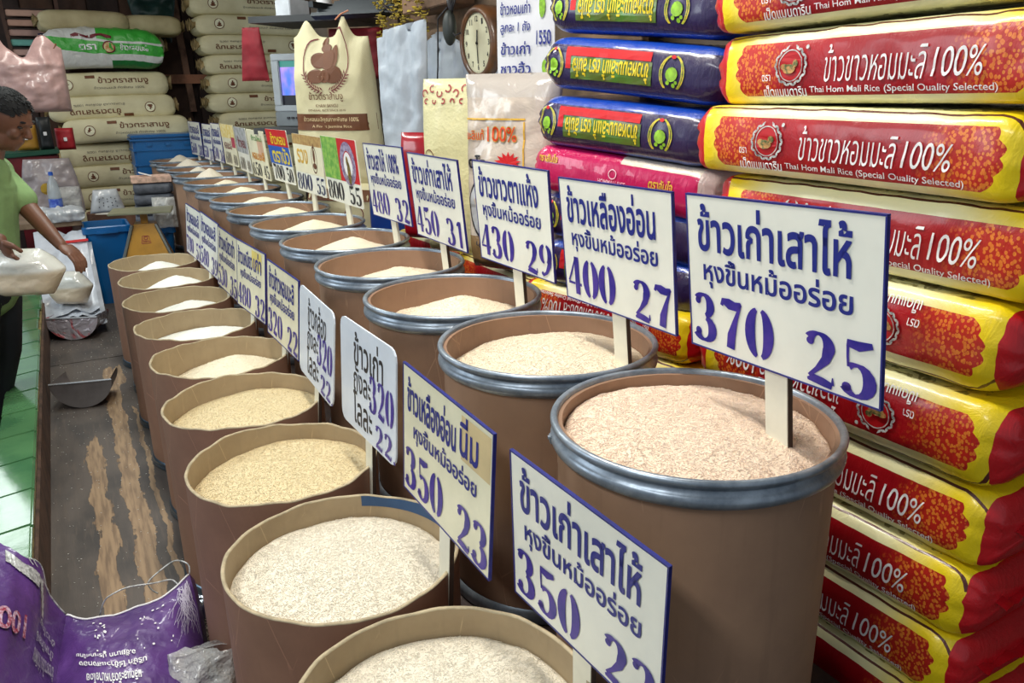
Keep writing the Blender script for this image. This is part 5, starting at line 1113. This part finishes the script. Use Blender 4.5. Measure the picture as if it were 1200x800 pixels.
side = np.stack([GA[:, -1], GA[:, -1]+np.array([.012, .01, -.03]), np.stack([GA[:, -1, 0]+.0, GA[:, -1, 1]+.03, np.full(50, .005)], -1)], 0); body.grid(side)
prt('sack_body', body, M_pur)
back = GA.copy(); back[:, :, 2] -= .03; back[:, :, 1] += .03; b2 = MB().grid(back); bb = GB.copy(); bb[:, :, 0] -= .01; bb[:, :, 2] -= .02; b2.grid(bb); prt('back_layer', b2, mat('purple_inside', (120, 96, 150), .6))
prt('hem', MB().tube([tuple(p+np.array([0, 0, .002])) for p in GA[0, ::2]], .0028, 6), M_white)
prt('hem', MB().tube([tuple(p+np.array([0, 0, .002])) for p in GB[0, 24::2]], .0022, 6), M_silver)
def onp(G, off=.003):
    nv_, nu_ = G.shape[:2]
    dn = np.cross(G[:, -1:]-G[:, :1], (G[-1:]-G[:1])).mean((0, 1)); dn /= -np.linalg.norm(dn); dn = dn if dn[2] > 0 else -dn
    def g(V):
        o = []
        for u, v in V:
            a = max(0, min(nu_-1.001, u*(nu_-1))); b = max(0, min(nv_-1.001, v*(nv_-1))); i, j = int(a), int(b); a -= i; b -= j
            o.append((G[j, i]*(1-a)*(1-b)+G[j, i+1]*a*(1-b)+G[j+1, i]*(1-a)*b+G[j+1, i+1]*a*b)+dn*off-np.array([-.1, 2.0, 0]))
        return np.array(o)
    return g
def fl(V, F_2): V = V.copy(); V[:, 1] = 1-V[:, 1]; return V, F_2
gA, gB = onp(GA, .004), onp(GB, .005)
rr_ = [text2d(s, b, .02, flip=True) for s, b in (('อ.ชัยนาท ประเทศไทย', (.14, .48, .50, .44)), ('บริษัท ไร่ข้าวแสงทอง', (.16, .56, .56, .51)), ('ผลิตและจัดจำหน่ายโดย', (.20, .66, .52, .60)))]
# text2d with flip on inverted v keeps the words upside down towards the viewer
lettering('lettering', [(np.stack([v[:, 0], v[:, 1]], -1), f) for v, f in rr_], M_white, pb, gA, cut=None)
roots = []
for k in range(34):
    u0, v0 = .86+.10*random.random(), .05+.15*random.random(); P = []
    du, dv = random.uniform(-.030, .015), random.uniform(.035, .07)
    for q in range(7): P.append((u0+du*q*(.4+.2*q*.5)+.012*math.sin(q*1.7+k), v0+dv*q*(1 if k % 3 else .6), .006*(1-q/9)))
    P = [(min(.995, p[0]), p[1], p[2]) for p in P]; roots.append(strip2d(P))
lettering('root_print', roots, mat('lilac_white_print', (214, 206, 226), .5, var=.1), pb, gA)
lettering('white_flecks', [disc2d(random.uniform(.2, .75), random.uniform(.12, .45), random.uniform(.004, .012), 5, random.uniform(.006, .014)) for _ in range(26)], M_white, pb, gA)
lettering('gold_print', [strip2d([(cx+.07*math.cos(a), .86+.10*math.sin(a), .022) for a in np.radians(np.linspace(s0, s1, 8))]) for cx, s0, s1 in ((.34, 190, 300), (.58, 240, 350))]+[text2d('CAMMRI', (.38, .93, .56, .86), .02, flip=True)], M_gold, pb, gA)
lettering('white_band', [merge2d([rect2d(.22+.04*k, .10+.006*k, .26+.04*k, .22+.006*k) for k in range(9)]), merge2d([rect2d(.58+.02*k, .16+.05*k, .64+.016*k, .22+.05*k) for k in range(5)])], M_silver, pb, gB)
lettering('white_lines', [strip2d([(.44+.05*q, 0, .012), (.50+.05*q, .10, .012)]) for q in (0, 1)]+[strip2d([(.62, .15, .012), (.78+.03*q, .02+.05*q, .012)]) for q in (0, 1)], M_silver, pb, gB)
lettering('small_print', [text2d('ข้าวขาวใหม่ คัดพิเศษ', (.60, .70, .92, .62), .02, flip=True), text2d('น้ำหนักสุทธิ', (.62, .60, .90, .53), .02, flip=True), text2d('ข้าวไทย', (.66, .50, .90, .44), .02, flip=True)], M_silver, pb, gB)
lettering('red_lettering', [text2d('100%', (.02, .62, .46, .52), .03, flip=True)], mat('wine_print', (150, 30, 60), .5, c2=(210, 190, 210), vscale=120), pb, gB)
for P in ([(-.108, 2.215, .14), (-.092, 2.209, .18), (-.072, 2.201, .2), (-.027, 2.217, .2), (.039, 2.218, .19), (.084, 2.228, .18), (.1, 2.211, .17)], [(.137, 2.232, .18), (.139, 2.247, .2), (.122, 2.282, .2), (.096, 2.322, .18), (.03, 2.305, .15), (.031, 2.305, .12), (.047, 2.304, .1)]):
    prt('drawstring', MB().tube([tuple(p) for p in catmull(P, 30)], .0022, 6), M_silver)
t = thing('plastic_bag', 'crumpled clear plastic bag between the purple sack and front drum', 'plastic bag', (.115, 1.87, .0), Rz(-20)); mb, f_ = pillow(.17, .17, .14, amp=.05, seed=91, nu=22, nv=22, ex=2.2); weld(part('bag_body', mb, M_clear, t, True))
rb_ = [(.148+.03*math.cos(a)*r_, 2.13+.07*math.sin(a)*r_, .004+.012*(1-r_)) for a in np.linspace(0, 2*PI, 13)[:-1] for r_ in (.5, 1)]
o = grains('spilled_rice_pile', np.stack([RNG.normal(.15, .02, 1500), RNG.normal(2.10, .06, 1500), RNG.uniform(.001, .02, 1500)], -1), GRAIN['cream'], None, s=1.2); tag(o, 'small heap of spilled rice on the floor beside the purple sack', 'rice grains')
t = thing('foil_wrapper', 'shiny silver wrapper against the third drum base near the purple sack', 'wrapper', (.158, 2.26, .0), Rz(-50)); mb, f_ = pillow(.13, .07, .03, amp=.02, seed=92, nu=14, nv=12); weld(part('wrapper_body', mb, mat('silver_foil', (200, 204, 206), .15, metal=.8, bump=.6, bscale=20, bdist=.02), t, True))

# ================================================================== THE MAN
def capsule(mb, a, b, ra, rb, n=14, seg=6, flat=1., R=None):
    a, b = Vector(a), Vector(b); pts = [a+(b-a)*i/seg for i in range(seg+1)]
    mb.tube(pts, [ra+(rb-ra)*i/seg for i in range(seg+1)], n); mb.ell(a, (ra,)*3, 12, 8); mb.ell(b, (rb,)*3, 12, 8)
def remeshed(name, mb, m, parent, vox=.008, smooth=4):
    me = mb.mesh('tmp'); o = bpy.data.objects.new('tmp', me); COL.objects.link(o)
    r = o.modifiers.new('r', 'REMESH'); r.mode = 'VOXEL'; r.voxel_size = vox; s = o.modifiers.new('s', 'SMOOTH'); s.iterations = smooth; s.factor = .5
    bpy.context.view_layer.update(); me2 = bpy.data.meshes.new_from_object(o.evaluated_get(bpy.context.evaluated_depsgraph_get())); bpy.data.objects.remove(o)
    me2.polygons.foreach_set('use_smooth', [True]*len(me2.polygons)); me2.materials.clear(); me2.materials.append(m); return link(name, me2, parent)
fw = Vector((.875, -.485, 0)); lf = Vector((.485, .875, 0)); up = Vector((0, 0, 1))
man = thing('person', 'man in light green shirt and dark trousers bending forward over a bag of rice', 'person', (-.50, 4.17, -.10))
O = Vector((-.50, 4.17, -.10))
M_skin = mat('brown_skin', (112, 72, 52), .5, var=.08, vscale=8); M_shirt = mat('light_green_shirt', (130, 160, 104), .85, var=.12, vscale=6, bump=.3, bscale=12, bdist=.02); M_trou = mat('dark_trousers', (22, 28, 36), .8, var=.1)
M_hair = mat('black_hair', (8, 8, 10), .8, var=.2, vscale=40, bump=.4, bscale=160, bdist=.003)
def W_(p): return Vector(p)-O
hc = Vector((-.178, 3.985, 1.437)); tilt = math.radians(28)
hf = fw*math.cos(tilt)-up*math.sin(tilt); hu = up*math.cos(tilt)+fw*math.sin(tilt)
RH = Matrix((hf, lf, hu)).transposed()
def H(x, y, z): return W_(hc+hf*x+lf*y+hu*z)
b = MB()
b.ell(H(0, 0, .02), (.098, .076, .098), 24, 16, RH); b.ell(H(.030, 0, -.05), (.062, .056, .068), 20, 14, RH); b.ell(H(.055, 0, -.088), (.028, .030, .022), 14, 10, RH)     # skull, jaw, chin
b.ell(H(.088, 0, .028), (.014, .044, .010), 12, 8, RH); capsule(b, H(.090, 0, .018), H(.112, 0, -.018), .009, .013, seg=3); b.ell(H(.103, 0, -.024), (.010, .018, .009), 10, 8, RH)    # brow, nose
b.ell(H(.086, 0, -.052), (.012, .022, .007), 10, 8, RH); b.ell(H(.083, 0, -.062), (.012, .019, .007), 10, 8, RH)
for s_ in (-1, 1):
    b.ell(H(-.014, s_*.092, -.006), (.024, .017, .038), 14, 10, RH @ Matrix.Rotation(s_*.35, 3, 'Z')); b.ell(H(.066, s_*.036, -.02), (.026, .024, .026), 12, 8, RH)
capsule(b, H(-.03, 0, -.06), W_((-.285, 4.045, 1.245)), .055, .062)
ch = Vector((-.325, 4.07, 1.13)); hip = Vector((-.385, 4.12, .76))
capsule(b, W_(ch), W_(hip), .12, .125); capsule(b, W_((-.34, 3.93, 1.215)), W_((-.26, 4.20, 1.215)), .055, .055)
def arm(P, rs):
    for i in range(len(P)-1): capsule(b, W_(P[i]), W_(P[i+1]), rs[i], rs[i+1])
arm([(-.255, 4.19, 1.205), (-.170, 4.125, 1.07), (-.113, 4.041, .985), (-.060, 3.955, .907)], [.050, .043, .036, .025])
arm([(-.345, 3.93, 1.205), (-.40, 3.80, 1.03), (-.262, 3.70, .990)], [.050, .042, .026])
def hand(w, d, pl, s=1., spread=.0, curl=.5):   # w wrist, d direction, pl palm normal
    w, d, pl = Vector(w), Vector(d).normalized(), Vector(pl).normalized(); sd = d.cross(pl).normalized()
    Rm = Matrix((d, sd, pl)).transposed(); b.ell(W_(w+d*.045), (.048, .040, .017), 14, 10, Rm); 
    for k in range(4):
        o = (k-1.5)*.020; L = [.062, .072, .068, .054][k]*s; p0 = w+d*.078+sd*o; a = curl*.6; p1 = p0+(d*math.cos(a)+pl*math.sin(a)+sd*spread*(k-1.5))*L*.5; a = curl*1.5; p2 = p1+(d*math.cos(a)+pl*math.sin(a))*L*.35; a = curl*2.2; p3 = p2+(d*math.cos(a)+pl*math.sin(a))*L*.25
        for u_, v_, r0, r1 in ((p0, p1, .0095, .0088), (p1, p2, .0088, .008), (p2, p3, .008, .007)): capsule(b, W_(u_), W_(v_), r0, r1, 8, 2)
    q0 = w+d*.02+sd*.034; q1 = q0+(d*.6+sd*.6+pl*.35)*.036; q2 = q1+(d*.85+sd*.1+pl*.4)*.034; capsule(b, W_(q0), W_(q1), .013, .011, 8, 2); capsule(b, W_(q1), W_(q2), .011, .009, 8, 2)
hand((-.060, 3.955, .907), (.60, -.62, -.52), (-.3, .2, -.9), curl=.55); hand((-.262, 3.70, .990), (.35, -.15, -.92), (.75, .3, .2), curl=.75)
for s_ in (-1, 1):
    q = Vector((-.53, 4.13, .0))+lf*s_*.09; kn = Vector((-.425, 4.11, .43))+lf*s_*.09; capsule(b, W_(hip+lf*s_*.08), W_(kn), .085, .055); capsule(b, W_(kn), W_((q.x-.02, q.y, -.02)), .055, .038)
    f0 = Vector((q.x, q.y, -.063)); capsule(b, W_(f0), W_(f0+fw*.15), .036, .028)
remeshed('body', b, M_skin, man, .0045, 3)
b2 = MB(); capsule(b2, W_(ch+Vector((.0, 0, .03))), W_(hip), .142, .148); capsule(b2, W_((-.345, 3.93, 1.215)), W_((-.255, 4.21, 1.215)), .070, .070); capsule(b2, W_((-.275, 4.03, 1.225)), W_(ch), .085, .12)
capsule(b2, W_((-.255, 4.19, 1.205)), W_((-.175, 4.13, 1.095)), .062, .060); capsule(b2, W_((-.345, 3.93, 1.205)), W_((-.395, 3.82, 1.075)), .072, .066); capsule(b2, W_(hip), W_(hip+Vector((-.01, .0, -.03))), .148, .148)
remeshed('shirt', b2, M_shirt, man, .009, 3)
b3 = MB(); b3.ell(W_(hip+Vector((-.01, 0, -.03))), (.145, .155, .13), 20, 12)
for s_ in (-1, 1):
    q = Vector((-.53, 4.13, .0))+lf*s_*.09; kn = Vector((-.425, 4.11, .43))+lf*s_*.09; capsule(b3, W_(hip+lf*s_*.08), W_(kn), .112, .088); capsule(b3, W_(kn), W_((q.x-.02, q.y, .0)), .088, .06)
remeshed('trousers', b3, M_trou, man, .011, 3)
# hair: cap over the skull, kept off the face
b4 = MB(); b4.ell(H(-.008, 0, .034), (.104, .083, .098), 32, 22, RH); V = b4.v[0]; keep = []
for i_, p in enumerate(V):
    q = Vector(p)-H(0, 0, 0); keep.append(not (abs(q.dot(hf)+.012) < .024 and q.dot(hu) < .028) and (q.dot(hf)*1.0 < .045+.55*q.dot(hu)) and q.dot(hu) > -.035-.25*q.dot(hf) and not (q.dot(hf) > .0 and q.dot(hu) < .035))
b4.f = [f_ for f_ in b4.f if all(keep[i_] for i_ in f_)]
for k in range(320):
    a_, e_ = random.uniform(-PI, PI), random.uniform(.15, PI/2); p = H(-.008+.104*math.cos(a_)*math.cos(e_), .083*math.sin(a_)*math.cos(e_), .034+.098*math.sin(e_))
    q = p-H(0, 0, 0)
    if q.dot(hf) < .04+.55*q.dot(hu): b4.tube([p, p+(q.normalized()*.002+hf*.012-hu*.003)], [.003, .001], 4)
part('hair', b4, M_hair, man, True)
for s_ in (-1, 1): part('eyebrow', MB().ell(H(.088, s_*.034, .036), (.008, .018, .004), 10, 6, RH), M_hair, man, True); part('eye', MB().ell(H(.083, s_*.034, .012), (.009, .014, .007), 12, 8, RH), mat('eye_dark', (40, 30, 28), .2, var=0), man, True)
part('collar', MB().tube([tuple(W_(Vector((-.272, 4.035, 1.275))+fw*.062*math.cos(a)+lf*.072*math.sin(a)+up*(-.028*math.cos(a)))) for a in np.linspace(0, 2*PI, 20)[:-1]], .010, 6, closed=True), mat('white_collar', (214, 214, 206), .8), man, True)
